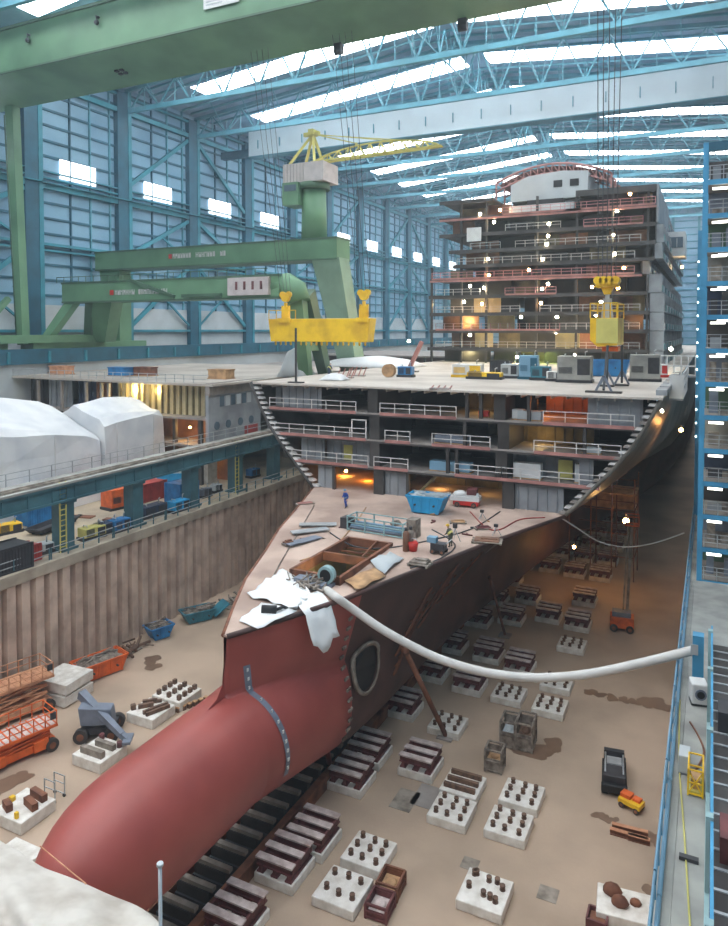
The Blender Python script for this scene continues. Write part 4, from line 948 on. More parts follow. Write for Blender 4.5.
def stud_block(loc, label, kind='nine', rz=0.0, group='concrete blocks with studs'):
    if kind not in studs:
        t = thing('stud_block', label, 'dock block', loc, rz, group)
        b = MB(); b.box(-CB / 2, CB / 2, -CB / 2, CB / 2, 0, CH); b.build('concrete_base', 'concrete', t, bevel=.06)
        rr = random.Random(len(studs) + 4)
        if kind == 'nine': P9 = [(x, y) for x in (-.85, 0, .85) for y in (-.8, 0, .8)]
        elif kind == 'six': P9 = [(-.85, .75), (0, .8), (.85, .7), (-.85, -.5), (0, -.55), (.85, -.5)]
        elif kind == 'loose': P9 = [(-.9, .8), (-.75, .95), (.1, .7), (.5, .75), (.9, .4), (-.85, -.2), (0, -.4), (.42, -.5), (.8, -.6)]
        for x, y in P9:
            x += rr.uniform(-.07, .07); y += rr.uniform(-.07, .07)
            b = MB(); b.tube([(x, y, CH), (x, y, CH + .22)], .12, 10); b.tube([(x, y, CH), (x, y, CH + .05)], .17, 10); b.tube([(x, y, CH + .2), (x, y, CH + .3)], .16, 8); b.build('stud', 'stud', t)
        studs[kind] = t; return t
    return dup(studs[kind], loc, rz, label, group)
F = lambda u, v: on(u, v, z=CH)
def fl(u, v): p = F(u, v); return (p.x, p.y, 0)
stud_block(fl(343, 887), 'six-stud white block with the steel basket at its corner', 'six')
stud_block(fl(369, 850), 'nine-stud white block touching the six-stud block beside the basket', 'nine')
stud_block(fl(452, 808), 'nine-stud white block joined in front of the block with three low bars', 'nine')
stud_block(fl(522, 793), 'rear white nine-stud block of the pair on the open floor', 'nine')
stud_block(fl(509, 822), 'front white nine-stud block of the pair on the open floor', 'nine')
stud_block(fl(448, 722), 'nine-stud block at the foot of the long leaning brown prop', 'nine')
stud_block(fl(509, 692), 'nine-stud block right behind the pair of tall cage boxes', 'nine')
stud_block(fl(550, 704), 'nine-stud white block beside the dark trailing stain, in front of another', 'nine')
stud_block(fl(557, 681), 'nine-stud white block under the hanging white hose', 'nine')
stud_block(fl(485, 890), 'white block with loosely scattered studs standing alone on the floor', 'loose')
stud_block(fl(572, 643), 'nine-stud block in half shade between hose and orange lift', 'nine')
CR = [(236, 917, 'crib block beside the keel rail just right of the thin pole'), (285, 864, 'crib block beside the keel rail, front one of a touching pair'), (314, 835, 'crib block beside the keel rail, rear one of a touching pair'),
      (352, 776, 'crib block with the short red prop, front of a joined pair'), (370, 750, 'crib block behind the one with the short red prop'),
      (404, 705, 'crib block between the thruster tunnel and the leaning brown prop'), (421, 762, 'crib block alone in front of the foot of the long brown prop'),
      (470, 682, 'crib block with rusty beams left of the stud block behind the cages'), (489, 652, 'crib block just above the white hose, second from the hull'),
      (433, 670, 'crib block in shade left of the rusty-beamed one'), (453, 643, 'crib block in shade just beyond the white hose, closest to the hull'), (520, 664, 'pale crib block crossed by the white hose'),
      (512, 616, 'dark crib block at the foot of the far thin prop'), (549, 614, 'dark crib block right of the far thin prop'), (578, 622, 'dark crib block in front of the orange lift, nearer one'),
      (585, 598, 'dark crib block in front of the orange lift, farther one'), (528, 596, 'dark crib block behind the far thin prop in deep shade')]
for u, v, l in CR: crib(fl(u, v), l)
# further rows in the dark under the hull
n = 0
for x in (-22.4, -18.9, -15.6, -12.4):
    for y in (74, 81, 88, 95, 102, 109, 116, 124):
        if y < (90 if x > -20 else 72): continue
        crib((x, y + (0.6 if x < -18 else 0), 0), 'dark crib block deep in the shade under the hull', group='crib blocks in the deep shade')
# block with three low bars
t = thing('bar_block', 'white block carrying three low dark bars, joined behind a nine-stud block', 'dock block', fl(463, 783))
b = MB(); b.box(-CB / 2, CB / 2, -CB / 2, CB / 2, 0, CH); b.build('concrete_base', 'concrete', t, bevel=.06)
for y in (-.8, 0, .8): b = MB(); b.box(-1.1, 1.1, y - .12, y + .12, CH, CH + .3); b.build('bar', 'stud', t)
# left side blocks
def bar_block(loc, label, items, m='timber_grey'):
    t = thing('bar_block', label, 'dock block', loc)
    b = MB(); b.box(-1.4, 1.4, -1.35, 1.35, 0, .8); b.build('concrete_base', 'concrete', t, bevel=.06)
    for (x0, y0, x1, y1, w) in items:
        b = MB(); b.bar((x0, y0, .8 + w * .6), (x1, y1, .8 + w * .6), w, w * 1.2); b.build('bar', m, t)
    return t
t = bar_block(fl(151, 711), 'white block left of the bulb loaded with dark bars', [(-1.1, .2, -.2, 1.0, .28), (-.9, -.5, -.1, .4, .28), (.1, -1.0, .9, 1.0, .25), (.5, -1.1, 1.25, .8, .25), (-.3, .9, .1, 1.2, .2), (-1.3, -.9, -1.1, -.6, .35)], 'stud')
t = thing('stud_block', 'white block with short studs behind the bar-loaded block left of the bulb', 'dock block', fl(177, 694))
b = MB(); b.box(-1.55, 1.55, -1.4, 1.4, 0, .8); b.build('concrete_base', 'concrete', t, bevel=.06)
for x in (-1.1, 0, 1.1):
    for y in (-1.0, -.3, .4, 1.0): b = MB(); b.box(x - .14, x + .14, y - .16, y + .16, .8, 1.2); b.build('stud', 'stud', t)
t = bar_block(fl(100, 752), 'white block with two long grey bars in front of the grey boom lift', [(-1.0, -.75, 1.1, -.75, .4), (-.7, .35, 1.1, .35, .36)], 'timber_grey')
for x, y in ((-.9, 1.05), (1.1, .85)): b = MB(); b.tube([(x, y, .8), (x, y, 1.2)], .2, 10); b.build('stud', 'crib_red', t)
t = bar_block(fl(24, 808), 'white block with rusty cradle and yellow bits near the tarpaulin', [(-1.0, -.6, -.2, -.9, .4), (0, .2, 1.2, -.1, .4), (-.4, 1.0, 1.0, .8, .4)], 'rust')
b = MB(); b.box(-1.2, -.9, -.2, .1, .8, 1.1); b.build('wedge', 'yellow', t)
b = MB(); b.box(.6, .8, -1.2, -1.0, .8, 1.2); b.build('wedge', 'yellow', t)
p = at(40, 795, 0); t = thing('trolley_frame', 'small grey wire trolley beside the rusty cradle block', 'trolley', (p.x + 1.2, p.y + .2, 0))
b = MB()
for x in (-.5, .5):
    for y in (-.4, .4): b.box(x - .03, x + .03, y - .03, y + .03, .15, 1.5)
for z in (.2, .9, 1.45): b.box(-.5, .5, -.43, -.37, z, z + .05); b.box(-.5, .5, .37, .43, z, z + .05)
b.build('frame', 'galv', t)
for x in (-.45, .45):
    for y in (-.4, .4): b = MB(); b.tube([(x, y - .05, .12), (x, y + .05, .12)], .12, 10); b.build('wheel', 'tyre', t)
p = at(24, 824, 0)
p = at(62, 700, 0)
for i in range(2):
    t = thing('concrete_slab', ['lower white slab of the stack behind the scissor lifts', 'upper white slab of the stack behind the scissor lifts'][i], 'slab', (p.x - .3, p.y + .6, i * 1.0 + (.02 if i else 0)), .08 * i, 'stacked white slabs')
    b = MB(); b.box(-1.7, 1.7, -1.6, 1.6, .08, .95); b.build('slab', 'concrete', t, bevel=.05); b = MB(); b.box(-1.4, -1.1, -1.5, 1.5, 0, .08); b.box(1.1, 1.4, -1.5, 1.5, 0, .08); b.build('bearer', 'timber', t)
# small wooden posts along the bulb
for k in range(9):
    t = thing('floor_peg', 'small dark peg in the slanting row between stud block and bulb', 'peg', on(167 + 5.6 * k, 716 - 2.1 * k, z=0), 0, 'pegs along the bulb')
    b = MB(); b.box(-.16, .16, -.16, .16, 0, .34); b.build('peg', 'stud', t); b = MB(); b.box(-.17, .17, -.17, .17, .34, .42); b.build('cap', 'timber', t)
# ---- machines
def wheel(parent, x, y, r=.42, w=.34):
    b = MB(); b.tube([(x, y - w / 2, r), (x, y + w / 2, r)], r, 18); o = b.build('wheel', 'tyre', parent)
    b = MB(); b.tube([(x, y - w / 2 - .03, r), (x, y + w / 2 + .03, r)], r * .5, 12); b.build('wheel_hub', 'rust', o)
def scissor(label, loc, rz, L, W, deckz_, m, deckm, low=False):
    t = thing('scissor_lift', label, 'scissor lift', loc, rz)
    b = MB(); b.box(-L / 2, L / 2, -W / 2 + .25, W / 2 - .25, .35, .95); b.box(-L / 2 + .5, -L / 2 + 1.5, -W / 2, W / 2, .4, 1.15); b.box(L / 2 - 1.7, L / 2 - .6, -W / 2, W / 2, .4, 1.15); b.build('chassis', m, t, bevel=.05)
    for x in (-L / 2 + .35, L / 2 - .35):
        for y in (-W / 2 + .1, W / 2 - .1): wheel(t, x, y, .5)
    for k in range(3):
        z0, z1 = 1.0 + k * (deckz_ - 1.2) / 3, 1.0 + (k + 1) * (deckz_ - 1.2) / 3
        for y in (-W / 2 + .3, W / 2 - .3):
            b = MB(); b.bar((-L / 2 + .4, y, z0), (L / 2 - .4, y, z1), .14); b.bar((-L / 2 + .4, y + .1, z1), (L / 2 - .4, y + .1, z0), .14); b.build('scissor_arm', m, t)
    b = MB(); b.box(-L / 2 - .1, L / 2 + .1, -W / 2, W / 2, deckz_ - .2, deckz_, 0); b.box(-L / 2, L / 2, -W / 2 + .1, W / 2 - .1, deckz_, deckz_ + .03, 1)
    for k in range(12): x = lerp(-L / 2, L / 2, k / 11); b.box(x - .05, x + .05, -W / 2 + .1, W / 2 - .1, deckz_, deckz_ + .06, 0)
    b.build('platform', [m, deckm], t)
    b = MB()
    for k in range(7):
        x = lerp(-L / 2, L / 2, k / 6)
        for y in (-W / 2, W / 2): b.box(x - .035, x + .035, y - .035, y + .035, deckz_, deckz_ + 1.1)
    for z in (.55, 1.08):
        for y in (-W / 2, W / 2): b.box(-L / 2, L / 2, y - .035, y + .035, deckz_ + z - .05, deckz_ + z)
        for x in (-L / 2, L / 2): b.box(x - .035, x + .035, -W / 2, W / 2, deckz_ + z - .05, deckz_ + z)
    b.build('guard_rail', m, t)
    b = MB(); b.box(L / 2 - .5, L / 2 - .1, -W / 2 - .12, -W / 2, deckz_ + .5, deckz_ + 1.0); b.build('control_box', 'machine_black', t)
    return t
p = at(24, 762, 0); scissor('orange scissor lift with railed platform and black tyres, front one of two', (p.x - .9, p.y, 0), 1.30, 5.2, 2.3, 2.0, 'orange', 'crib_top')
p = at(14, 730, 0); scissor('faded orange scissor lift with raised pale platform behind the front lift', (p.x - 1.6, p.y + 1.3, 0), 1.30, 5.4, 2.5, 3.0, 'orange_pale', 'orange_pale')
# grey articulated boom lift
p = at(95, 738, 0)
t = thing('boom_lift', 'grey articulated boom lift with its arm lowered towards the bulb', 'boom lift', (p.x, p.y + .5, 0), .55)
b = MB(); b.box(-1.3, 1.3, -.8, .8, .45, 1.0); b.build('chassis', 'machine_black', t, bevel=.06)
for x in (-1.15, 1.15):
    for y in (-1.05, 1.05): wheel(t, x, y, .55, .45)
b = MB(); b.tube([(0, 0, 1.0), (0, 0, 1.25)], .8, 16); b.build('turntable', 'machine_black', t)
b = MB(); b.prism([(-1.2, -1.0, 1.25), (1.3, -1.0, 1.25), (1.1, -1.0, 2.5), (-1.4, -1.0, 2.7)], (0, 1.1, 0)); b.build('counterweight_hood', 'machine_grey', t, bevel=.08)
b = MB(); b.box(.9, 1.32, -.6, -.1, .55, .98); b.build('orange_panel', 'orange', t)
a0, a1 = Vector((-1.6, .75, 3.0)), Vector((2.3, -2.5, 1.3))
b = MB(); b.bar(a0, a1, .62, .62, w2=.42); b.build('boom', 'machine_grey', t)
b = MB(); b.bar((-1.3, .7, 1.4), a0 + Vector((.2, 0, 0)), .4); b.build('riser', 'machine_grey', t)
b = MB(); b.bar((-.6, .5, 1.5), (.4, .0, 2.35), .16); b.build('lift_cylinder', 'galv', t)
b = MB(); b.bar(a1, a1 + Vector((.5, -.25, -.3)), .4); b.box(a1.x + .2, a1.x + .8, a1.y - .9, a1.y + .4, 1.0, 1.2); b.build('jib_head', 'machine_grey', t)
# skips by the sheet pile wall
skip('waste_skip', 'orange skip heaped with scrap by the sheet pile wall', 'skip', at(101, 677, 0) + Vector((-.6, .4, 0)), 1.28, 4.6, 2.3, 1.5, 'orange', 'scrap')
skip('waste_skip', 'small blue skip alone by the sheet pile wall', 'skip', at(157, 640, 0) + Vector((-.3, .6, 0)), 1.2, 2.6, 1.9, 1.3, 'blue_skip', 'scrap')
t = skip('waste_skip', 'teal open-ended skip with lowered flap, behind the blue one', 'skip', at(194, 622, 0) + Vector((0, .6, 0)), 1.05, 3.6, 2.0, 1.2, 'teal_skip', 'scrap')
b = MB(); b.prism([(1.7, -1.0, .25), (1.7, 1.0, .25), (3.4, 1.0, 1.3), (3.4, -1.0, 1.3)], (0, 0, .1)); b.build('flap', 'teal_skip', t)
def heap(name, label, loc, n, r, m, seed):
    t = thing(name, label, 'scrap heap', loc); rr = random.Random(seed); b = MB()
    for k in range(n):
        x, y = rr.uniform(-r, r), rr.uniform(-r * 1.6, r * 1.6); a = rr.uniform(0, 3.1); l = rr.uniform(.4, 1.3); z = rr.uniform(.08, .7)
        b.bar((x - l * math.cos(a), y - l * math.sin(a), z * .6), (x + l * math.cos(a), y + l * math.sin(a), z), rr.uniform(.06, .22))
    o = b.build('offcuts', m, t); o['kind'] = 'stuff'
    b = MB(); b.box(-r * .8, r * .8, -r * 1.3, r * 1.3, 0, .12); b.build('pallet', 'timber_grey', t)
    return t
heap('scrap_heap', 'low heap of grey scrap along the pile wall beyond the teal skip', at(222, 604, 0) + Vector((2.2, 1.5, 0)), 40, 2.0, 'scrap', 1)
heap('scrap_heap', 'scrap heap farther along the pile wall by the bow deck', at(236, 594, 0) + Vector((2.6, 4.5, 0)), 40, 2.2, 'scrap', 2)
heap('scrap_heap', 'small brown scrap heap between orange and blue skips', at(130, 656, 0) + Vector((-.8, .6, 0)), 18, .9, 'stud', 3)
# stains on the dock floor
def stain(label, pts, lobes, seed):
    rr = random.Random(seed); b = MB()
    for (u, v, r) in pts:
        c = at(u, v, 0); n = 22; ring_ = []
        ph = [rr.uniform(0, 6.28) for _ in range(3)]
        for k in range(n):
            a = 2 * math.pi * k / n; q = r * (1 + .22 * math.sin(2 * a + ph[0]) + .16 * math.sin(3 * a + ph[1]) + .1 * math.sin(5 * a + ph[2]))
            ring_.append((c.x + q * math.cos(a), c.y + q * math.sin(a), 0))
        b.prism([(x, y, .012 + .002 * len(b.v) / 44) for x, y, _ in ring_], (0, 0, .006))
    o = b.build('stain', 'stain'); struct(o); o.name = 'floor_stain'
stain('', [(542, 750, 1.0), (530, 752, 1.0), (554, 744, .8), (520, 748, .8)], 3, 1)
stain('', [(590, 692, .55), (600, 695, .5), (612, 698, .55), (624, 700, .5), (634, 702, .5), (650, 702, 1.0), (662, 706, .9)], 3, 2)
stain('', [(600, 816, .45), (606, 819, .35), (614, 820, .3)], 3, 3)
stain('', [(655, 838, .6), (661, 846, .4)], 3, 4)
stain('', [(152, 660, .9), (153, 667, .7)], 3, 5)
stain('', [(10, 783, 1.0), (24, 776, .6), (-10, 790, 1.2)], 3, 6)
stain('', [(652, 892, .5), (655, 899, .4)], 3, 7)
for (u, v, w, d) in ((432, 798, 2.4, 2.4), (548, 894, 1.1, 1.1), (470, 864, 1.0, 1.0), (405, 800, 1.5, 2.2)):
    c = at(u, v, 0); b = MB(); b.box(c.x - w / 2, c.x + w / 2, c.y - d / 2, c.y + d / 2, .004, .02); struct(b.build('floor_cover', 'timber_grey' if w < 2 else 'edge_grey'))
# cage boxes
def cage(label, loc, rz, w, d, h, m, load):
    t = thing('cage_box', label, 'crate', loc, rz)
    b = MB()
    for x in (-w / 2, w / 2):
        for y in (-d / 2, d / 2): b.box(x - .07, x + .07, y - .07, y + .07, 0, h)
    for z in (.12, h * .5, h):
        for y in (-d / 2, d / 2): b.box(-w / 2, w / 2, y - .06, y + .06, z - .06, z + .06)
        for x in (-w / 2, w / 2): b.box(x - .06, x + .06, -d / 2, d / 2, z - .06, z + .06)
    b.build('frame', m, t)
    b = MB(); b.box(-w / 2, w / 2, -d / 2 + .02, -d / 2 + .06, .1, h * .62); b.box(-w / 2, w / 2, d / 2 - .06, d / 2 - .02, .1, h * .9); b.box(-w / 2 + .02, -w / 2 + .06, -d / 2, d / 2, .1, h * .8); b.box(w / 2 - .06, w / 2 - .02, -d / 2, d / 2, .1, h * .8); b.box(-w / 2, w / 2, -d / 2, d / 2, .05, .12); b.build('side_panel', m, t)
    b = MB(); b.box(-w / 2 + .1, w / 2 - .1, -d / 2 + .1, d / 2 - .1, .12, h * .55); b.ball((0, 0, h * .56), .3, 8, 0, (w, d, .6)); b.build('contents', load, t)
    return t
p = at(507, 748, 0); cage('grey-white cage box, left one of the tall pair beside the dark stain', (p.x, p.y + .8, 0), .05, 1.1, 1.7, 2.0, 'scrap', 'clad_pale')
p = at(521, 750, 0); cage('brown cage box, right one of the tall pair beside the dark stain', (p.x + .2, p.y + .8, 0), .05, 1.2, 1.9, 2.1, 'scrap', 'stud')
p = at(493, 772, 0); cage('small cage box with timber contents standing alone before the tall pair', (p.x, p.y + .5, 0), .05, 1.2, 1.2, 1.6, 'scrap', 'timber')
p = at(369, 921, 0); cage('low dark steel basket at the corner of the six-stud block', (p.x + .3, p.y + .8, 0), .05, 1.2, 1.3, .8, 'crib_red', 'crib_top')
p = at(382, 899, 0); cage('low yellowish basket behind the dark basket by the six-stud block', (p.x + .2, p.y + .8, 0), .05, 1.2, 1.4, .8, 'rust', 'timber')
# dark machine, orange barrow and beams to the right
p = at(613, 786, 0)
t = thing('track_machine', 'black tracked machine parked on the open floor near the gangway', 'machine', (p.x, p.y + .6, 0), .12)
for s in (-1, 1): b = MB(); b.prism([(s * .62 - .2, -1.7, .05), (s * .62 - .2, 1.7, .05), (s * .62 - .2, 1.9, .35), (s * .62 - .2, 1.6, .6), (s * .62 - .2, -1.6, .6), (s * .62 - .2, -1.9, .35)], (.4, 0, 0)); b.build('track', 'black', t)
b = MB(); b.box(-.75, .75, -1.6, -.2, .5, 1.3); b.prism([(-.75, -.2, .5), (-.75, -.2, 1.2), (-.6, 1.7, .9), (-.6, 1.7, .5)], (1.4, 0, 0)); b.build('body', 'machine_black', t, bevel=.06)
b = MB(); b.box(-.5, .5, .0, .9, 1.0, 1.25); b.tube([(-.6, -1.2, 1.3), (-.6, 1.2, 1.3)], .06, 6); b.tube([(.6, -1.2, 1.3), (.6, 1.2, 1.3)], .06, 6); b.build('upper_frame', 'galv', t)
b = MB(); b.box(-.85, .85, -2.0, -1.6, .3, .85); b.build('bumper', 'black', t, bevel=.08)
b = MB(); b.box(-.7, .7, 1.5, 1.9, .5, 1.3); b.build('drum_guard', 'machine_black', t)
p = at(631, 810, 0)
t = thing('pallet_truck', 'yellow and orange low barrow beside the black tracked machine', 'barrow', (p.x, p.y + .2, 0), -.35)
b = MB(); b.box(-.75, .75, -.45, .45, .3, .62); b.build('tray', 'yellow', t, bevel=.04); b = MB(); b.box(-.7, .0, -.2, .4, .62, .85); b.box(.1, .6, -.1, .35, .62, .78); b.build('load', 'orange', t)
for x in (-.5, .5):
    for y in (-.4, .4): wheel(t, x, y, .2, .12)
for k, (u, v, du, dv, l) in enumerate(((612, 828, 36, 9, 'upper brown beam of the bundle lying below the yellow barrow'), (610, 833, 38, 11, 'middle brown beam of the bundle lying below the yellow barrow'), (628, 839, 22, 6, 'short front beam of the bundle lying below the yellow barrow'))):
    a, c = at(u, v, 0), at(u + du, v + dv, 0); t = thing('steel_beam', l, 'beam', ((a.x + c.x) / 2, (a.y + c.y) / 2, 0), math.atan2(c.y - a.y, c.x - a.x), 'bundle of brown beams'); L = (c - a).length
    b = MB(); b.box(-L / 2, L / 2, -.14, .14, .0, .05); b.box(-L / 2, L / 2, -.03, .03, .05, .3); b.build('lower_flange', 'rust', t); b = MB(); b.box(-L / 2, L / 2, -.14, .14, .3, .35); b.build('upper_flange', 'orange_pale', t)
p = at(625, 922, 0)
t = thing('stud_block', 'white block with rusty lumps standing beside the gangway railing', 'dock block', (p.x, p.y + .3, 0), .1)
b = MB(); b.box(-1.5, 1.5, -1.1, 1.1, 0, .8); b.build('concrete_base', 'concrete', t, bevel=.05)
for x, y, s in ((-.7, .5, .5), (-.3, -.2, .45), (.5, .1, .3)): b = MB(); b.ball((x, y, .8 + s * .35), s, 7, 0, (1.1, .8, .8)); b.build('lump', 'rust', t)
p = at(598, 924, 0); t = thing('steel_basket', 'dark red steel basket next to the block with rusty lumps', 'crate', (p.x, p.y - .2, 0))
b = MB(); b.box(-.5, .5, -.5, .5, 0, .12); [b.box(x - .05, x + .05, -.5, .5, 0, .7) for x in (-.5, .5)]; [b.box(-.5, .5, y - .05, y + .05, 0, .7) for y in (-.5, .5)]; b.build('basket', 'crib_red', t); b = MB(); b.box(-.4, .4, -.4, .4, .12, .5); b.build('contents', 'rust', t)
# props shoring the hull
def prop(label, foot, head, r, m):
    t = thing('shore_prop', label, 'prop', foot); h = Vector(head) - Vector(foot)
    b = MB(); b.tube([(0, 0, .1), h], r, 10); b.build('tube', m, t)
    b = MB(); b.box(-.6, .6, -.6, .6, 0, .14); b.build('foot_plate', 'edge_grey', t)
    b = MB(); b.ball(h, r * 1.7, 8); b.build('head', m, t)
fz = at(446, 737, 0)
prop('long brown prop leaning from the hull beside the thruster tunnel', fz, on(405, 650, y=47.5), .2, 'rust')
f2 = at(331, 773, 0); prop('short red prop standing against the bulb by the crib blocks', f2, on(323, 728, y=f2.y - 2.0), .2, 'red_hull')
f3 = at(505, 636, 0); prop('thin far prop under the flared hull in the shade', f3, on(490, 578, y=f3.y - 3.5), .14, 'rust')
# orange lift and lamps under the flare
p = at(621, 632, 0)
t = thing('mast_lift', 'orange mast lift with tall thin mast under the ship side', 'lift', (p.x, p.y + .8, 0), .1)
b = MB(); b.box(-1.2, 1.2, -.9, .9, .35, 1.5); b.build('chassis', 'orange', t, bevel=.08)
b = MB(); b.box(-1.0, .9, -.6, .6, 1.5, 2.0); b.build('hood', 'machine_grey', t)
for x in (-.8, .8):
    for y in (-.9, .9): wheel(t, x, y, .4, .3)
b = MB(); b.bar((.5, .3, 1.9), (.9, 1.0, 11.2), .28); b.bar((.1, .3, 1.9), (.5, 1.0, 11.0), .14); b.build('mast', 'timber_grey', t)
b = MB(); b.box(.2, 1.6, .6, 2.0, 11.0, 11.1); [b.box(x - .03, x + .03, y - .03, y + .03, 11, 12.1) for x in (.2, 1.6) for y in (.6, 2.0)]; b.box(.2, 1.6, .58, .64, 12.0, 12.1); b.box(.2, 1.6, 1.96, 2.02, 12.0, 12.1); b.build('basket', 'orange', t)
# scaffold tower lit under the flare
p = at(590, 575, 0)
t = thing('scaffold', 'lit scaffold platform under the flared bow side by the floodlight', 'scaffold', (-12.5, 98, 0))
b = MB()
for x in (-4, -1.3, 1.3, 4):
    for y in (-2.5, 2.5): b.tube([(x, y, 0), (x, y, 13.2)], .08, 6)
for z in (3, 6, 9, 12):
    for y in (-2.5, 2.5): b.tube([(-4, y, z), (4, y, z)], .06, 5)
    for x in (-4, 4): b.tube([(x, -2.5, z), (x, 2.5, z)], .06, 5)
b.build('frame', 'rust', t)
b = MB(); b.box(-4.1, 4.1, -2.6, 2.6, 11.0, 11.15); b.build('plank_deck', 'timber', t)
b = MB(); b.box(-4.0, 4.0, 2.55, 2.6, 8.0, 11.0); b.build('side_sheet', 'timber', t)
# tarpaulin over a staging in the near corner, with a pole and a line
tt = thing('staging', 'staging draped in creamy white tarpaulin in the near corner below the bulb', 'staging', (-17, 15, 0))
b = MB()
for x in (-24, -19, -14.8):
    for y in (10.5, 14): b.box(x - .1, x + .1, y - .1, y + .1, 0, 15.2)
for z in (4, 8, 12, 14.6): b.box(-24, -14.8, 10.4, 10.6, z, z + .15); b.box(-24, -14.8, 13.9, 14.1, z, z + .15)
b.box(-24.2, -14.6, 10.3, 14.2, 14.75, 15.0)
P(b, 'scaffold_frame', 'galv', tt)
rr = random.Random(9); rows = []
edge = [(-40, 812), (-14, 830), (4, 842), (22, 852), (40, 866), (62, 874), (88, 884), (114, 894), (138, 904), (158, 920), (176, 944)]
for j in range(9):
    r_ = []
    for i, (u, v) in enumerate(edge):
        c = on(u + 2 * j, v + j * 24, z=15.3 + .5 * math.sin(math.pi * min(1, j / 5)) + .3 * math.sin(i * 1.9 - 1.6 * j) * min(1, j / 2) + .14 * math.sin(i * 4.1 + j * 2.3) * min(1, j))
        r_.append((c.x, c.y, c.z))
    rows.append(r_)
rows.insert(0, list(rows[0])); rows.insert(0, [(x + .05, y + .12, z - .5) for x, y, z in rows[0]]); rows.insert(0, [(x + .1, y + .2, z - 2.2) for x, y, z in rows[0]])
b = MB(); nc = len(edge); v = [(x + rr.uniform(-.05, .05), y, z + rr.uniform(-.09, .09)) for r_ in rows for x, y, z in r_]
b.add(v, [(i * nc + j, (i + 1) * nc + j, (i + 1) * nc + j + 1, i * nc + j + 1) for i in range(len(rows) - 1) for j in range(nc - 1)], 0, True)
o = P(b, 'tarpaulin', 'tarp_cream', tt); s_ = o.modifiers.new('s', 'SUBSURF'); s_.levels = 2; s_.render_levels = 2; s_ = o.modifiers.new('t', 'SOLIDIFY'); s_.thickness = .05
pz = on(160, 866, y=14.2); pb_ = on(166, 930, y=14.2)
b = MB(); b.tube([(pz.x, 14.2, 0), (pz.x, 14.2, pz.z)], .05, 8); b.tube([(pz.x, 14.2, pz.z), (pz.x, 14.2, pz.z + .08)], .09, 8); P(b, 'pole', 'galv', tt)
a, c = on(40, 846, y=17.2), on(86, 884, y=14.6); b = MB(); b.tube([a, c], .02, 5); P(b, 'line', 'orange_pale', tt)
e = at(24, 846, .85)
t = thing('white_slab', 'flat white slab on the floor between bulb tip and tarpaulin', 'slab', (e.x, e.y - .6, 0)); b = MB(); b.box(-1.2, 1.4, -1.3, 1.0, .1, .8); b.build('slab', 'concrete', t, bevel=.05); b = MB(); b.box(-1, -.8, -1.2, .9, 0, .1); b.box(1, 1.2, -1.2, .9, 0, .1); b.build('bearer', 'timber', t)
# ================================================================== ON THE BOW DECK
def dk(u, v): p = on(u, v, z=15.13); return Vector((p.x, p.y, deckz(p.y) + .03))
skip('waste_skip', 'bright blue skip with pale lid standing on the bow deck', 'skip', dk(425, 514) + Vector((0, .8, 0)), .05, 3.6, 2.2, 1.6, 'sky_blue', 'clad_pale')
p = dk(464, 508)
t = thing('compressor_trolley', 'white hose-draped machine with red base behind the blue skip on deck', 'machine', p + Vector((0, .8, 0)), .1)
b = MB(); b.box(-1.2, 1.2, -.6, .6, .2, .6); b.build('base', 'red', t); b = MB(); b.box(-1.5, 1.3, -.6, .7, .6, 1.0); b.ball((-.6, 0, 1.15), .5, 10, 0, (1.4, 1, .7)); b.ball((.6, 0, 1.1), .55, 10, 0, (1.2, 1, .6)); b.build('hose_bundle', 'white', t)
b = MB(); b.box(.1, 1.0, -.5, .5, 1.2, 1.75); b.build('motor', 'crib_red', t)
for x in (-.8, .8): wheel(t, x, -.6, .25, .15); wheel(t, x, .6, .25, .15)
p = dk(376, 534)
t = thing('gas_cage', 'long rack of grey-blue pipes lying on the bow deck behind the hatch', 'rack', p + Vector((0, .6, 0)), -.06)
b = MB()
for x in (-2.6, -.9, .9, 2.6):
    for y in (-.8, .8): b.box(x - .05, x + .05, y - .05, y + .05, 0, 1.25)
for z in (.1, .7, 1.2):
    for y in (-.8, .8): b.box(-2.6, 2.6, y - .04, y + .04, z - .04, z + .04)
    for x in (-2.6, 2.6): b.box(x - .04, x + .04, -.8, .8, z - .04, z + .04)
b.build('frame', 'panel_teal', t)
for k in range(7):
    b = MB(); yy = -.6 + .2 * k; b.tube([(-2.5, yy, .25 + .12 * (k % 3)), (2.5, yy, .25 + .12 * (k % 3))], .09, 8); b.build('pipe', 'clad' if k % 2 else 'machine_grey', t)
b = MB(); b.box(-3.5, -2.7, -.5, .6, 0, .9); b.build('coil_box', 'machine_black', t); b = MB(); b.box(2.7, 3.5, -.3, .7, 0, 1.5); b.build('end_box', 'scrap', t)
for k, (u, v, l) in enumerate(((318, 526, 'upper sheet'), (310, 532, 'middle sheet'), (303, 541, 'lowest sheet'))):
    p = dk(u, v); t = thing('metal_sheet', ['bright upper metal sheet of the fan on the left bow deck', 'middle metal sheet of the fan on the left bow deck', 'dark lowest metal sheet of the fan on the left bow deck'][k], 'sheet', p, .5 + .35 * k, 'fan of metal sheets on the deck')
    b = MB(); b.box(-1.6, 1.6, -.45, .45, .12 , .2); b.build('sheet', 'galv' if k < 2 else 'machine_grey', t); b = MB(); b.box(-1.4, -1.2, -.4, .4, 0, .12); b.box(1.2, 1.4, -.4, .4, 0, .12); b.build('batten', 'timber_grey', t)
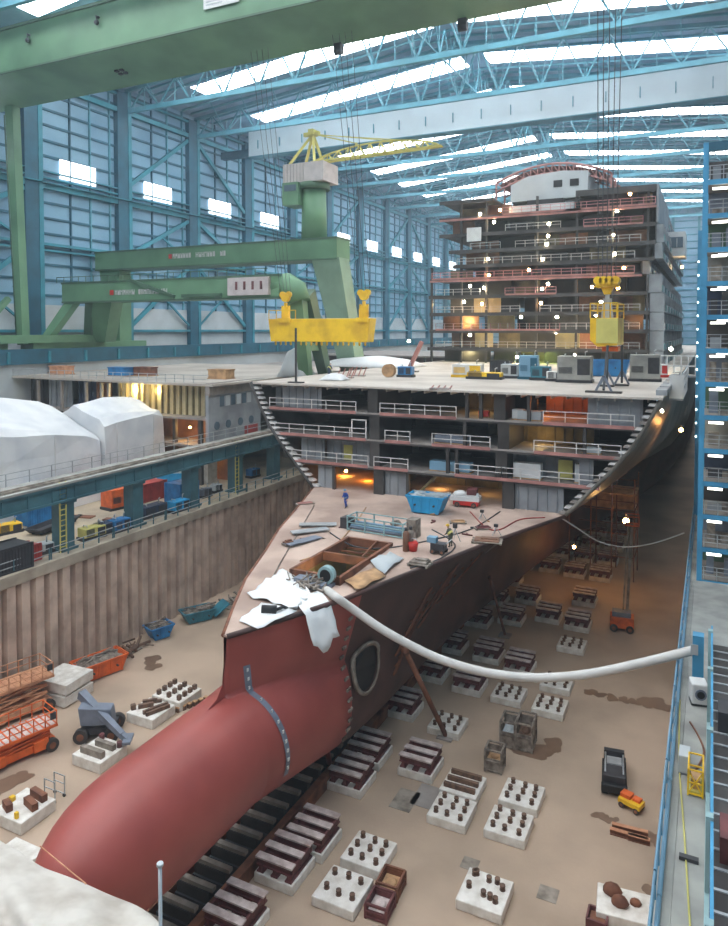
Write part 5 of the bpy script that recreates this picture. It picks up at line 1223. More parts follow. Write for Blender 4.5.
# gas cylinders and red bucket
for k in range(2):
    p = dk(406 + k * 3, 550); t = thing('gas_cylinder', ['brown gas cylinder on the bow deck beside the red bucket', 'grey gas cylinder touching the brown one on the bow deck'][k], 'gas cylinder', p + Vector((0, .3 * k, 0)), 0, 'deck gas cylinders')
    b = MB(); b.tube([(0, 0, 0), (0, 0, 1.35), (0, 0, 1.5), (0, 0, 1.58)], [.26, .26, .18, .08], 12); b.build('bottle', 'timber_grey' if k else 'bulkhead_brown', t); b = MB(); b.tube([(0, 0, 1.58), (0, 0, 1.8)], .12, 8); b.build('valve_cap', 'machine_black', t)
p = dk(413, 550); t = thing('bucket', 'red bucket beside the gas cylinders on the bow deck', 'bucket', p)
b = MB(); b.tube([(0, 0, 0), (0, 0, .7)], [.3, .42], 14); b.build('body', 'red', t); b = MB(); b.tube([(-.42, 0, .68), (-.25, 0, .95), (.25, 0, .95), (.42, 0, .68)], .03, 6); b.build('handle', 'galv', t)
p = dk(392, 480 + 12); t = thing('drum_box', 'dark red box against the bulkhead behind the blue skip', 'box', dk(401, 493)); b = MB(); b.box(-.8, .8, -.4, .4, 0, .9); b.build('body', 'crib_red', t, bevel=.05); b = MB(); b.box(-.85, .85, -.45, .45, .9, 1.0); b.build('lid', 'crib_red', t)
p = dk(440, 553); t = thing('grinder_cart', 'dark equipment cart at the feet of the worker with yellow helmet', 'cart', p + Vector((-.1, .1, 0)))
b = MB(); b.box(-.6, .5, -.4, .4, .25, .8); b.build('body', 'machine_black', t, bevel=.05); b = MB(); b.box(-.9, -.2, -.3, .3, .8, 1.2); b.build('control_panel', 'clad', t); b = MB(); b.tube([(.5, -.3, .7), (.9, -.3, 1.1), (.9, .3, 1.1), (.5, .3, .7)], .04, 6); b.build('handle', 'galv', t)
for x in (-.4, .35): wheel(t, x, -.42, .2, .1); wheel(t, x, .42, .2, .1)
# small deck clutter
def cone(label, loc, h=.9):
    t = thing('work_lamp_stand', label, 'stand', loc); b = MB()
    for a in (0, 2.1, 4.2): b.bar((0, 0, h * .75), (.45 * math.cos(a), .45 * math.sin(a), 0), .05)
    b.build('leg', 'galv', t); b = MB(); b.box(-.16, .16, -.1, .1, h * .75, h); b.build('head', 'machine_black', t)
cone('small tripod stand at the right bow deck edge near the bulkhead', dk(482, 520)); cone('small tripod stand beside the pallet on the bow deck edge', dk(496, 535)); cone('taller tripod stand next to the worker with yellow helmet', dk(455, 541), 1.4)
for k, (u, v, sx, sy, h, m, l) in enumerate(((420, 563, 1.6, 1.2, .35, 'scrap', 'flat grey scrap tray on the deck edge before the equipment cart'), (487, 542, 2.4, 1.4, .25, 'bulkhead_brown', 'brown pallet on the right bow deck edge'), (458, 523, 1.5, .8, .2, 'timber', 'light timber pallet behind the worker with yellow helmet'), (483, 529, 1.5, .7, .2, 'crib_red', 'dark red plank pallet near the tripod stand'),
                                           (305, 504, 1.8, .7, .15, 'edge_red', 'reddish plank pallet near the saw-tooth shell edge on the bow deck'), (396, 525, .9, .5, .3, 'scrap', 'small scrap tray between pipe rack and blue skip'), (288, 543, .9, .6, .3, 'rust', 'rusty tray on the deck edge over the sheet pile wall'))):
    t = thing('pallet', l, 'pallet', dk(u, v), .2 * k); b = MB(); [b.box(-sx / 2, sx / 2, y - .12, y + .12, h * .4, h * .6) for y in (-sy / 2 + .12, 0, sy / 2 - .12)]; [b.box(x - .08, x + .08, -sy / 2, sy / 2, 0, h * .4) for x in (-sx / 2 + .1, sx / 2 - .1)]; b.build('slats', 'timber_grey', t)
    b = MB(); b.box(-sx * .4, sx * .4, -sy * .4, sy * .4, h * .6, h); b.box(-sx * .2, sx * .35, -sy * .1, sy * .3, h, h * 1.3); b.build('load', m, t)
# hoses and cables lying over the deck
for k, (uv_, m, l) in enumerate(((((330, 533), (352, 545), (380, 548), (420, 543), (470, 530), (500, 512)), 'cable', 'long dark cable running over the bow deck from the pipe rack to the pillars'), (((300, 558), (330, 548), (352, 528), (366, 508)), 'timber', 'tan hose lying from the hatch to the lit recess'), (((432, 530), (455, 545), (440, 558), (410, 566)), 'cable', 'dark cable looping around the equipment cart'), (((470, 512), (486, 528), (500, 530), (520, 520), (545, 518)), 'container_red', 'thin red hose along the deck edge by the tripod stands'), (((262, 590), (280, 560), (300, 530), (314, 506)), 'scrap', 'grey cable along the deck edge over the sheet pile wall'))):
    pts = [dk(*q) + Vector((0, 0, .05)) for q in uv_]; P_ = []
    for i in range(len(pts) - 1):
        p0, p1, p2, p3 = pts[max(i - 1, 0)], pts[i], pts[i + 1], pts[min(i + 2, len(pts) - 1)]
        for q in range(5): t_ = q / 5; P_.append(.5 * ((2 * p1) + (p2 - p0) * t_ + (2 * p0 - 5 * p1 + 4 * p2 - p3) * t_ * t_ + (3 * p1 - p0 - 3 * p2 + p3) * t_ ** 3))
    b = MB(); b.tube(P_ + [pts[-1]], .05, 6); o = b.build('deck_hose', m); tag(o, l, 'hose')
rr = random.Random(77)
for k in range(26):
    u, v = rr.uniform(300, 520), rr.uniform(505, 575); p = dk(u, v)
    if abs(p.x - XC) > interp(DECKHB, p.y) - 1.2 or p.y > 64 or p.y < 37 or (HX0 - 1 < p.x < HX1 + 1 and HY0 - 1 < p.y < HY1 + 1): continue
    b = MB(); n_ = rr.choice([1, 2, 3])
    for q in range(n_): a = rr.uniform(0, 3.1); L = rr.uniform(.15, .5); b.bar((-L * math.cos(a), -L * math.sin(a), .06 + .06 * q), (L * math.cos(a), L * math.sin(a), .06 + .06 * q), .1)
    o = b.build('deck_offcut', rr.choice(['scrap', 'timber', 'machine_black', 'crib_red', 'galv'])); o.location = p; tag(o, 'small loose offcut lying on the pinkish bow deck', 'offcut', 'loose offcuts on the bow deck')
# white sheets at the bow tip
def sheet(name, label, corners, nx, ny, m, amp, seed, hang=None):
    rr = random.Random(seed); c = [dk(*q) for q in corners]; rows = []
    for j in range(ny):
        row = []
        for i in range(nx):
            a = c[0].lerp(c[1], i / (nx - 1)); e = c[3].lerp(c[2], i / (nx - 1)); q = a.lerp(e, j / (ny - 1)); row.append(Vector((q.x + rr.uniform(-.05, .05), q.y + rr.uniform(-.05, .05), q.z + .06 + amp * rr.random())))
        rows.append(row)
    if hang:
        last = rows[-1]; 
        for z in hang: rows.append([Vector((q.x + .25 + .1 * rr.random() + .28 * z, q.y - .1, q.z - z * (.85 + .25 * math.sin(i * .45) ** 2))) for i, q in enumerate(last)])
    org = rows[0][0].copy(); b = MB(); n = len(rows[0]); v = [q - org for r in rows for q in r]
    b.add(v, [(i * n + j, (i + 1) * n + j, (i + 1) * n + j + 1, i * n + j + 1) for i in range(len(rows) - 1) for j in range(n - 1)], 0, True)
    o = b.build(name, m); o.location = org; s = o.modifiers.new('t', 'SOLIDIFY'); s.thickness = .03; s.offset = 1
    return tag(o, label, 'sheet')
sheet('white_sheet', 'large white sheet spread across the bow tip deck', [(247, 590), (283, 566), (312, 590), (296, 604)], 11, 8, 'sheet_white', .35, 1)
sheet('white_sheet', 'white sheet lying under the black pump at the very bow tip', [(238, 612), (262, 596), (297, 604), (258, 620)], 8, 4, 'sheet_white', .12, 2)
sheet('white_sheet', 'white sheet hanging over the deck edge beside the hose end', [(292, 594), (318, 588), (326, 594), (300, 603)], 9, 3, 'sheet_white', .2, 3, hang=(.4, .9, 1.4, 2.0, 2.5))
sheet('timber_sheet', 'creamy board sheet lying over the hatch corner', [(345, 578), (375, 566), (386, 574), (356, 588)], 5, 3, 'timber', .25, 4)
sheet('white_sheet', 'pale plastic sheet folded over the right hatch edge', [(370, 562), (390, 553), (404, 558), (384, 572)], 5, 3, 'clad_pale', .3, 5)
p = dk(270, 605); t = thing('black_pump', 'black pump lying on the white sheet at the bow tip', 'pump', p, .4)
b = MB(); b.tube([(-.5, 0, .3), (.4, 0, .3)], .26, 12); b.build('motor', 'black', t); b = MB(); b.box(-.6, .6, -.3, .3, 0, .1); b.build('base', 'black', t); b = MB(); b.tube([(.4, 0, .3), (.8, .2, .4), (1.0, .7, .1)], .1, 8); b.build('pipe', 'black', t)
heap2 = [(318, 583, 'gear heap of grey frames between white sheet and hatch'), (303, 577, 'small tangle of grey tools beside the white sheet')]
for k, (u, v, l) in enumerate(heap2):
    t = thing('gear_heap', l, 'gear', dk(u, v)); rr = random.Random(30 + k); b = MB()
    for i in range(16):
        x, y, a, L = rr.uniform(-1, 1), rr.uniform(-.8, .8), rr.uniform(0, 3.1), rr.uniform(.3, .9); b.bar((x - L * math.cos(a), y - L * math.sin(a), rr.uniform(.05, .5)), (x + L * math.cos(a), y + L * math.sin(a), rr.uniform(.1, .7)), rr.uniform(.05, .14))
    b.build('frame', 'scrap', t)['kind'] = 'stuff'; b = MB(); b.box(-.5, .5, -.4, .4, 0, .4); b.build('box', 'machine_grey', t)
p = dk(327, 580); t = thing('blower', 'dark round blower standing upright at the hatch corner', 'blower', p)
b = MB(); b.tube([(0, -.25, .75), (0, .25, .75)], .6, 18); b.build('drum', 'panel_teal', t); b = MB(); b.tube([(0, -.27, .75), (0, -.26, .75)], .42, 16); b.build('grille', 'black', t); b = MB(); b.box(-.5, .5, -.25, .25, 0, .2); b.build('foot', 'machine_grey', t)
# white air hose from the bow deck across the dock to the gangway
h0, h1 = dk(333, 594) + Vector((.2, 0, .3)), on(694, 650, y=46.0)
dock_pts = [h0 + Vector((-1.2, 1.0, -.1)), h0]
uv = [(350, 607), (380, 628), (410, 645), (440, 659), (480, 671), (520, 677), (560, 677), (600, 672), (650, 661)]
for i, (u, v) in enumerate(uv): dock_pts.append(on(u, v, y=lerp(h0.y, h1.y, (i + 1) / (len(uv) + 1))))
dock_pts.append(h1)
b = MB(); 
def smooth(pts, n=4):
    out = []
    for i in range(len(pts) - 1):
        p0, p1, p2, p3 = pts[max(i - 1, 0)], pts[i], pts[i + 1], pts[min(i + 2, len(pts) - 1)]
        for k in range(n):
            t = k / n; out.append(.5 * ((2 * p1) + (p2 - p0) * t + (2 * p0 - 5 * p1 + 4 * p2 - p3) * t * t + (3 * p1 - p0 - 3 * p2 + p3) * t ** 3))
    return out + [pts[-1]]
b.tube(smooth(dock_pts), .27, 12); o = b.build('air_hose', 'hose'); tag(o, 'long white air hose sagging from the bow deck across to the gangway', 'hose')
# thin cable slung from deck corner to the gangway
c0, c1 = on(563, 519, y=66), on(684, 533, y=78)
pts = [c0] + [on(u, v, y=lerp(66, 78, k / 6)) for k, (u, v) in enumerate(((580, 530), (600, 542), (625, 547), (650, 544), (670, 538)), 1)] + [c1]
b = MB(); b.tube(smooth(pts), .07, 6); o = b.build('slung_cable', 'hose'); tag(o, 'thin pale cable slung from the deck corner past the floodlight', 'cable')
# ================================================================== ON THE WHITE WEATHER DECK
wd = lambda u, v: on(u, v, z=TOP + .03)
genset('generator_cabin', 'grey generator cabin on the white deck left of the blue container', 'machine', wd(575, 382), .05, 3.6, 2.4, 2.9, 'quay_grey')
genset('generator_cabin', 'grey generator cabin on the white deck nearest the ship side', 'machine', wd(645, 381), .05, 3.2, 2.4, 3.0, 'quay_grey')
skip('waste_skip', 'long blue skip on the white deck between the generator cabins', 'skip', wd(603, 376), .02, 6.4, 2.4, 2.0, 'blue_skip')
genset('work_platform', 'white and yellow platform machine on the white deck before the far block', 'machine', wd(468, 377), .1, 3.6, 1.8, 1.6, 'white', 'yellow')
genset('work_platform', 'yellow low platform machine beside the white and yellow one', 'machine', wd(485, 379), .05, 4.0, 1.6, .8, 'yellow', 'machine_black')
genset('welding_set', 'bright blue welding set with cable reel on the white deck', 'machine', wd(406, 377), .05, 1.8, 1.2, 1.3, 'blue_skip')
p = wd(389, 377); t = thing('cable_reel', 'brown cable reel beside the bright blue welding set', 'reel', p)
for y in (-.4, .4): b = MB(); b.tube([(0, y - .05, .8), (0, y + .05, .8)], .8, 18); b.build('flange', 'timber', t)
b = MB(); b.tube([(0, -.4, .8), (0, .4, .8)], .5, 14); b.build('drum', 'cable', t)
genset('welding_set', 'pale grey pallet of boxes left of the tall blue-white cabinet', 'machine', wd(510, 378), .1, 2.0, 1.6, 1.7, 'clad_pale')
container('equipment_box', 'dark ribbed crate on the white deck beside the white machine', 'container', wd(501, 377), .05, 2.2, 1.8, 2.0, 'machine_black')
genset('switch_cabinet', 'tall blue-white cabinet on the white deck in front of the far block', 'machine', wd(529, 379), .1, 2.2, 1.4, 2.8, 'clad', 'steel_dark')
genset('welding_set', 'teal machine right of the tall blue-white cabinet', 'machine', wd(541, 380), .1, 2.2, 1.6, 1.6, 'teal_skip')
genset('welding_set', 'white low machine beside the teal one on the white deck', 'machine', wd(555, 381), .1, 1.8, 1.4, 1.1, 'white')
genset('equipment_box', 'red and white box by the ship side behind the generator cabin', 'machine', wd(660, 377), .1, 1.8, 1.4, 1.6, 'white', 'red')
drape('snow_sheet', 'low white sheeting heaped on the deck under the yellow beam', 'sheet', wd(372, 366) + Vector((0, 0, 0)), mound(16, 10, 1.6), 'tarp', 8, .2)
drape('snow_sheet', 'small white sheet bundle on the deck edge left of the white sheeting', 'sheet', wd(335, 380), mound(3, 2.4, .8), 'tarp', 9, .1)
for k, (u, v, l) in enumerate(((345, 378, 'pinkish scrap frame under the yellow beam on the white deck'), (357, 376, 'red scrap frame right of the pinkish one on the white deck'), (440, 389, 'small pink bundle at the white deck front edge'))):
    t = thing('scrap_bundle', l, 'scrap bundle', wd(u, v), .2); b = MB(); [b.bar((x, -.5, 0), (x + .2, .5, 1.1 if k < 2 else .3), .1) for x in (-.9, -.3, .3, .9)]; b.build('bar', 'edge_red', t); b = MB(); b.box(-1, 1, -.5, .5, 0, .12); b.build('base', 'edge_grey', t)
p = wd(411, 372); t = thing('tilted_beam', 'tilted pinkish strut rising behind the welding set', 'strut', p); b = MB(); b.bar((-.5, 0, 0), (1.6, 0, 4.2), .5); b.build('strut', 'edge_red', t); b = MB(); b.box(-1, 1, -.5, .5, 0, .2); b.build('foot', 'edge_grey', t)
# long edge rail on the weather deck front, thin post with stay
t = thing('davit_post', 'thin dark post on a foot plate at the white deck edge, under the yellow beam', 'post', wd(296, 383)); b = MB(); b.box(-.09, .09, -.09, .09, 0, 6.0); b.build('post', 'cable', t); b = MB(); b.box(-.9, .9, -.3, .3, 0, .15); b.build('foot_plate', 'raw_steel', t)
# loads on the tween deck edges
for lv, u, w, d, h, m, l in ((3, 527, 2.2, 1.2, .9, 'clad_pale', 'white box on the upper tween deck beside the lit orange recess'), (3, 515, 1.1, .8, 1.0, 'white', 'small white cabinet at the upper tween deck edge'), (3, 480, 1.0, .6, .7, 'red', 'small red box on the upper tween deck'),
                           (1, 447, 4.2, 1.2, 1.0, 'clad', 'pale blue wrapped load on the lower tween deck edge'), (1, 525, 2.6, 1.0, 1.5, 'white', 'white machine on the lower tween deck before the ribbed bulkhead'), (2, 448, 3.4, 1.0, .8, 'machine_grey', 'grey bundle on the middle tween deck edge'), (2, 590, 1.6, .8, .6, 'clad_pale', 'pale bundle at the right end of the middle tween deck'), (1, 577, .7, .6, 1.8, 'clad_pale', 'narrow pale cabinet at the right end of the lower tween deck')):
    t = thing('deck_load', l, 'load', (fx(u), 67.3, LV[lv])); b = MB(); b.box(-w / 2, w / 2, -d / 2, d / 2, .1, h); b.build('box', m, t, bevel=.05); b = MB(); b.box(-w / 2 - .05, w / 2 + .05, -d / 2, d / 2, 0, .1); b.build('pallet', 'timber', t)
# ================================================================== RIGHT SIDE: gangway, towers
def tower(name, label, x0, x1, y0, y1, zs, m, deckm, lights=True):
    t = thing(name, label, 'access tower', (x0, y0, QZ)); zt = zs[-1] + 3.0
    for x in (x0, x1):
        for y in (y0, y1): b = MB(); b.box(x - .02, x + .38, y - .02, y + .38, QZ, zt); P(b, 'post', m, t)
    b = MB(); b.box(x0, x1 + .5, y0, y0 + .4, zt - .7, zt); b.box(x0, x0 + .4, y0, y1, zt - .7, zt); P(b, 'head_beam', 'steel_dark', t)
    for i, z in enumerate(zs):
        b = MB(); b.box(x0 + .3, x1 + .4, y0 + .1, y1 + .4, z - .14, z, 0); b.box(x0 + .3, x1 + .4, y0 + .05, y0 + .3, z - .4, z, 1); P(b, 'floor_deck', [deckm, m], t)
        b = MB()
        for k in range(8): xx = lerp(x0 + .5, x1, k / 7); b.box(xx - .03, xx + .03, y0 + .1, y0 + .16, z, z + 1.15)
        for zz in (.4, .75, 1.1): b.box(x0 + .4, x1 + .4, y0 + .1, y0 + .15, z + zz, z + zz + .05)
        P(b, 'guard_rail', 'galv', t)
        if lights:
            for k, xx in enumerate((x0 + .7, x0 + 1.2, x0 + 4.2)):
                b = MB(); b.box(xx, xx + 1.1, y0 + .5 + k * 1.2, y0 + .68 + k * 1.2, z - .75 + .2 * k, z - .58 + .2 * k); P(b, 'tube_light', 'tube_light', t)
        b = MB(); rr = random.Random(i * 7 + 1)
        a = x0 + .7
        while a < x1:
            w = rr.uniform(.6, 1.4); b.box(a, a + w * .8, y0 + 2, y0 + 3, z, z + rr.uniform(.5, 2.0)); a += w + rr.uniform(.2, .8)
        P(b, 'stored_gear', ['machine_grey', 'scrap', 'bulkhead', 'machine_black', 'timber_grey'][i % 5], t)['kind'] = 'stuff'
        b = MB(); b.box(x0 + .4, x1 + .4, y1 - .2, y1, z, z + 2.6); P(b, 'back_panel', ['green_dark', 'machine_grey', 'raw_steel', 'navy', 'quay_grey'][i % 5], t)
    return t
tower('access_tower', 'tall blue steel access tower with lit storage floors beside the dock', -.85, 6.6, 65.0, 71.0, [QZ + .1 + 2.75 * k for k in range(13)], 'rack_blue', 'edge_grey')
t = tower('access_tower', 'slim blue tower with a column of lamps behind the tall lit one', -1.55, -.9, 88.0, 90, [QZ + .1 + 3.2 * k for k in range(10)], 'rack_blue', 'edge_grey', False)
for k in range(14): b = MB(); b.box(-1.55, -1.4, 87.88, 88.0, 20 + 1.5 * k, 20.18 + 1.5 * k); P(b, 'tube_light', 'tube_light', t)
# near stair gallery beside the camera's side of the dock
t = thing('gangway_gallery', 'grey-teal steel gallery with grated landings running along the gangway edge', 'gallery', (.2, 24, QZ))
for y in (22, 27, 33, 39, 44): b = MB(); b.box(.06, .3, y - .15, y + .15, QZ, 15.2); P(b, 'post', 'rack_blue' if y > 44 else 'panel_teal', t)
b = MB(); b.box(.05, .2, 16, 40, QZ, 12.5); P(b, 'side_panel', 'panel_teal', t)
for i, z in enumerate((12.6, 14.0)):
    b = MB(); b.box(.2, 4.0, 18, 45, z - .12, z)
    for k in range(27): b.box(.2, 4.0, 18 + k, 18.12 + k, z, z + .04, 1)
    P(b, 'landing', ['raw_steel', 'galv'], t)
    b = MB(); b.box(.2, .3, 18, 45, z + 1.0, z + 1.08); b.box(.2, .3, 18, 45, z + .5, z + .56); [b.box(.2, .28, 18 + 2 * k, 18.08 + 2 * k, z, z + 1.05) for k in range(14)]; P(b, 'guard_rail', 'rack_blue' if i % 2 else 'galv', t)
b = MB(); b.box(3.9, 4.0, 16, 45, QZ, 15); P(b, 'back_panel', 'raw_steel', t)
for i in range(5):
    b = MB(); b.box(.5, 2.0, 22 + 4.4 * i, 23.4 + 4.4 * i, (12.6, 14.0)[i % 2], (12.6, 14.0)[i % 2] + .9); P(b, 'stored_gear', ['white', 'crib_red', 'timber_grey', 'machine_black'][i % 4], t)
# railing along the gangway edge (light blue) in panels
for i in range(9):
    t = thing('gangway_rail', 'light blue pipe railing panel along the gangway edge above the dock', 'railing', (DR + .02, 20 + 7.5 * i, QZ + .02), 0, 'gangway railing panels')
    b = MB(); [b.box(-.05, .05, y, y + .1, 0, 1.15) for y in (0, 1.85, 3.7, 5.55)]; b.build('post', 'rack_blue', t)
    b = MB(); [b.tube([(0, 0, z), (0, 7.4, z)], .05, 6) for z in (.6, 1.12)]; b.tube([(.16, 0, .2), (.16, 7.4, .2)], .09, 8); b.build('rail', 'clad', t)
t = thing('blue_service_post', 'bright blue steel post on the gangway that the white hose is tied to', 'post', (-.45, 45.7, QZ + .02))
b = MB(); b.box(-.3, .3, -.35, .35, 0, 3.0); b.build('post', 'rack_blue', t); b = MB(); b.box(-.4, .4, -.45, .45, 0, .12); b.build('foot_plate', 'steel_dark', t); b = MB(); b.box(-.4, .0, -.42, -.35, 1.9, 2.5); b.build('hose_clamp', 'galv', t)
p = on(698, 707, z=QZ + .02)
t = thing('white_blower', 'white box blower with round inlet on the gangway below the blue post', 'blower', (p.x - .02, p.y + .5, QZ + .02), .2)
b = MB(); b.box(-.4, .45, -.5, .5, .12, 1.25); b.build('housing', 'white', t, bevel=.08); b = MB(); b.tube([(.05, -.56, .7), (.05, -.5, .7)], .3, 16); b.build('inlet_ring', 'machine_grey', t); b = MB(); b.tube([(.05, -.58, .7), (.05, -.55, .7)], .2, 14); b.build('inlet', 'black', t); b = MB(); b.box(-.4, .4, -.4, .4, 0, .12); b.build('skid', 'machine_black', t)
p = on(694, 795, z=QZ + .02)
t = thing('yellow_cage', 'yellow tube cage trolley on the gangway between white boxes', 'cage', (p.x + .05, p.y + .6, QZ + .02))
b = MB()
for x in (-.3, .3):
    for y in (-.7, .7): b.box(x - .035, x + .035, y - .035, y + .035, 0, 1.2)
for z in (.1, .6, 1.18):
    for y in (-.7, .7): b.box(-.3, .3, y - .03, y + .03, z - .03, z + .03)
    for x in (-.3, .3): b.box(x - .03, x + .03, -.7, .7, z - .03, z + .03)
b.bar((-.3, -.7, .1), (.3, -.7, 1.15), .05); b.bar((.3, -.7, .1), (-.3, -.7, 1.15), .05); b.build('frame', 'yellow', t)
b = MB(); b.box(-.26, .26, -.6, .6, .1, .16); b.build('tray', 'yellow_pale', t); b = MB(); b.box(-.2, .2, -.4, .3, .16, .6); b.build('load', 'timber', t)
p = on(684, 775, z=QZ + .02)
t = thing('gas_rack', 'small white cabinet beside the yellow cage on the gangway', 'cabinet', (p.x, p.y + .5, QZ + .02)); b = MB(); b.box(-.25, .25, -.5, .5, .08, .9); b.build('body', 'clad_pale', t, bevel=.04); b = MB(); b.box(-.25, .25, -.5, .5, 0, .08); b.build('base', 'machine_grey', t)
pts = smooth([on(u, v, z=QZ + .1) for u, v in ((690, 722), (698, 735), (704, 752), (697, 768), (690, 776))], 5); b = MB(); b.tube(pts, .05, 6); o = b.build('rusty_hose', 'rust'); tag(o, 'thin rust-red hose curling between white blower and yellow cage', 'hose')
pts = smooth([on(u, v, z=QZ + .06) for u, v in ((680, 700), (679, 760), (684, 830), (690, 926), (693, 960))], 4); b = MB(); b.tube(pts, .035, 6); o = b.build('yellow_cable', 'yellow_pale'); tag(o, 'pale yellow cable lying lengthwise along the gangway floor', 'cable')
b = MB(); c = on(688, 860, z=QZ + .02); b.box(-.32, .38, -.12, .12, 0, .14); o = b.build('gangway_sill', 'machine_black'); o.location = (c.x, c.y, QZ + .02); tag(o, 'dark cross bar lying over the gangway floor below the yellow cage', 'sill')
# white gangway bridge / roller frame at the ship's shoulder
t = thing('gangway_bridge', 'white framed gangway from the ship side to the blue tower', 'gangway', (-3.2, 96, TOP))
b = MB(); b.box(-5.8, -1.0, 96, 97.6, TOP, TOP + .25); P(b, 'walkway', 'bulkhead', t)
b = MB()
for k in range(7): x = lerp(-5.8, -1.0, k / 6); [b.box(x - .05, x + .05, y - .05, y + .05, TOP + .25, TOP + 2.6) for y in (96, 97.6)]
for z in (1.3, 2.55): [b.box(-5.8, -1.0, y - .05, y + .05, TOP + z, TOP + z + .1) for y in (96, 97.6)]
P(b, 'guard_rail', 'white', t)
b = MB(); b.tube([(-1.4, 97, TOP + 2.4), (-1.0, 97, TOP + 3.0), (-.6, 97, TOP + 2.2), (-.8, 97, TOP)], .35, 8); P(b, 'duct', 'timber', t)
t = thing('edge_platform', 'white railed platform hung on the ship side edge by the grey generator', 'platform', (-3.0, 82, TOP - 1))
b = MB(); b.box(-3.7, -2.4, 76, 88, TOP - 1.1, TOP - .9); P(b, 'walkway', 'bulkhead', t)
b = MB()
for k in range(9): y = lerp(76, 88, k / 8); b.box(-2.5, -2.4, y - .05, y + .05, TOP - .9, TOP + 1.6)
for z in (.2, 1.0, 1.6): b.box(-2.5, -2.4, 76, 88, TOP + z - .1, TOP + z)
b.box(-3.7, -2.4, 76, 76.1, TOP - .9, TOP + 1.4); P(b, 'guard_rail', 'white', t)
# ================================================================== PEOPLE
import bmesh
def person(label, loc, rz, pose, suit, helmet):
    """one skinned body from a jointed skeleton; helmet and vest are separate pieces"""
    J = dict(pose); E = [('pel', 'chest'), ('chest', 'neck'), ('neck', 'head0'), ('head0', 'head'), ('pel', 'hipL'), ('hipL', 'knL'), ('knL', 'anL'), ('anL', 'toL'), ('pel', 'hipR'), ('hipR', 'knR'), ('knR', 'anR'), ('anR', 'toR'),
         ('chest', 'shL'), ('shL', 'elL'), ('elL', 'wrL'), ('wrL', 'paL'), ('chest', 'shR'), ('shR', 'elR'), ('elR', 'wrR'), ('wrR', 'paR')]
    RAD = dict(pel=.19, chest=.21, neck=.065, head0=.085, head=.1, hipL=.12, hipR=.12, knL=.095, knR=.095, anL=.05, anR=.05, toL=.045, toR=.045, shL=.09, shR=.09, elL=.07, elR=.07, wrL=.035, wrR=.035, paL=.035, paR=.035)
    for s in 'LR':
        pa, wr = Vector(J['pa' + s]), Vector(J['wr' + s]); d = (pa - wr).normalized(); side = Vector((0, 1, 0)) if abs(d.y) < .8 else Vector((1, 0, 0))
        for k in range(4):
            off = side * (.03 - .02 * k); L = (.07, .08, .075, .06)[k]
            a = pa + d * .03 + off; m_ = a + d * L * .55; e = m_ + (d * .4 + Vector((0, 0, -.3))).normalized() * L * .5
            J['f%d%s' % (k, s)] = m_; J['g%d%s' % (k, s)] = e; RAD['f%d%s' % (k, s)] = .009; RAD['g%d%s' % (k, s)] = .008; E += [('pa' + s, 'f%d%s' % (k, s)), ('f%d%s' % (k, s), 'g%d%s' % (k, s))]
        th = wr + d * .03 + side * .05; J['t' + s] = th; J['u' + s] = th + d * .05; RAD['t' + s] = .011; RAD['u' + s] = .009; E += [('wr' + s, 't' + s), ('t' + s, 'u' + s)]
    names = list(J); idx = {n: i for i, n in enumerate(names)}
    me = bpy.data.meshes.new('body'); me.from_pydata([J[n] for n in names], [(idx[a], idx[c]) for a, c in E], []); me.update()
    tmp = bpy.data.objects.new('body_tmp', me); C.objects.link(tmp)
    sk = tmp.modifiers.new('skin', 'SKIN')
    for i, n in enumerate(names): me.skin_vertices[0].data[i].radius = (RAD[n], RAD[n]); me.skin_vertices[0].data[i].use_root = (n == 'pel')
    su = tmp.modifiers.new('sub', 'SUBSURF'); su.levels = 1; su.render_levels = 1
    dg = bpy.context.evaluated_depsgraph_get(); me2 = bpy.data.meshes.new_from_object(tmp.evaluated_get(dg)); bpy.data.objects.remove(tmp)
    me2.materials.clear(); [me2.materials.append(M[m]) for m in (suit, 'skin', 'black')]
    for p_ in me2.polygons:
        c = p_.center; mi = 0
        if (c - Vector(J['head'])).length < .2 and c.z > J['neck'][2] + .01: mi = 1
        for s in 'LR':
            if (c - Vector(J['pa' + s])).length < .12: mi = 1
        if c.z < .13: mi = 2
        p_.material_index = mi; p_.use_smooth = True
    o = bpy.data.objects.new('person', me2); C.objects.link(o); o.location = loc; o.rotation_euler = (0, 0, rz); tag(o, label, 'person')
    h = Vector(J['head']); f = Vector((1, 0, 0))
    b = MB(); b.ball(h + Vector((0, 0, .07)), .135, 14, 0, (1.1, 1, .8)); b.tube([h + Vector((.02, 0, .05)), h + Vector((.02, 0, .07))], .17, 14); b.build('helmet', helmet, o)
    b = MB(); b.ball(h + Vector((.105, 0, -.02)), .02, 6); b.build('nose', 'skin', o)
    for s in (-1, 1): b = MB(); b.ball(h + Vector((.09, s * .035, .02)), .012, 6); b.build('eye', 'black', o); b = MB(); b.ball(h + Vector((0, s * .1, 0)), .025, 6, 0, (.8, .5, 1.2)); b.build('ear', 'skin', o)
    b = MB(); b.cbox(h + Vector((.095, 0, -.06)), .012, .04, .01); b.build('mouth', 'red', o)
    b = MB(); b.tube([Vector(J['pel']) + Vector((0, 0, .1)), Vector(J['chest']) + Vector((0, 0, -.12))], [.24, .24], 14, cap=False); b.build('reflective_band', 'yellow_pale' if suit != 'coverall' else 'clad', o)
    return o
V = Vector
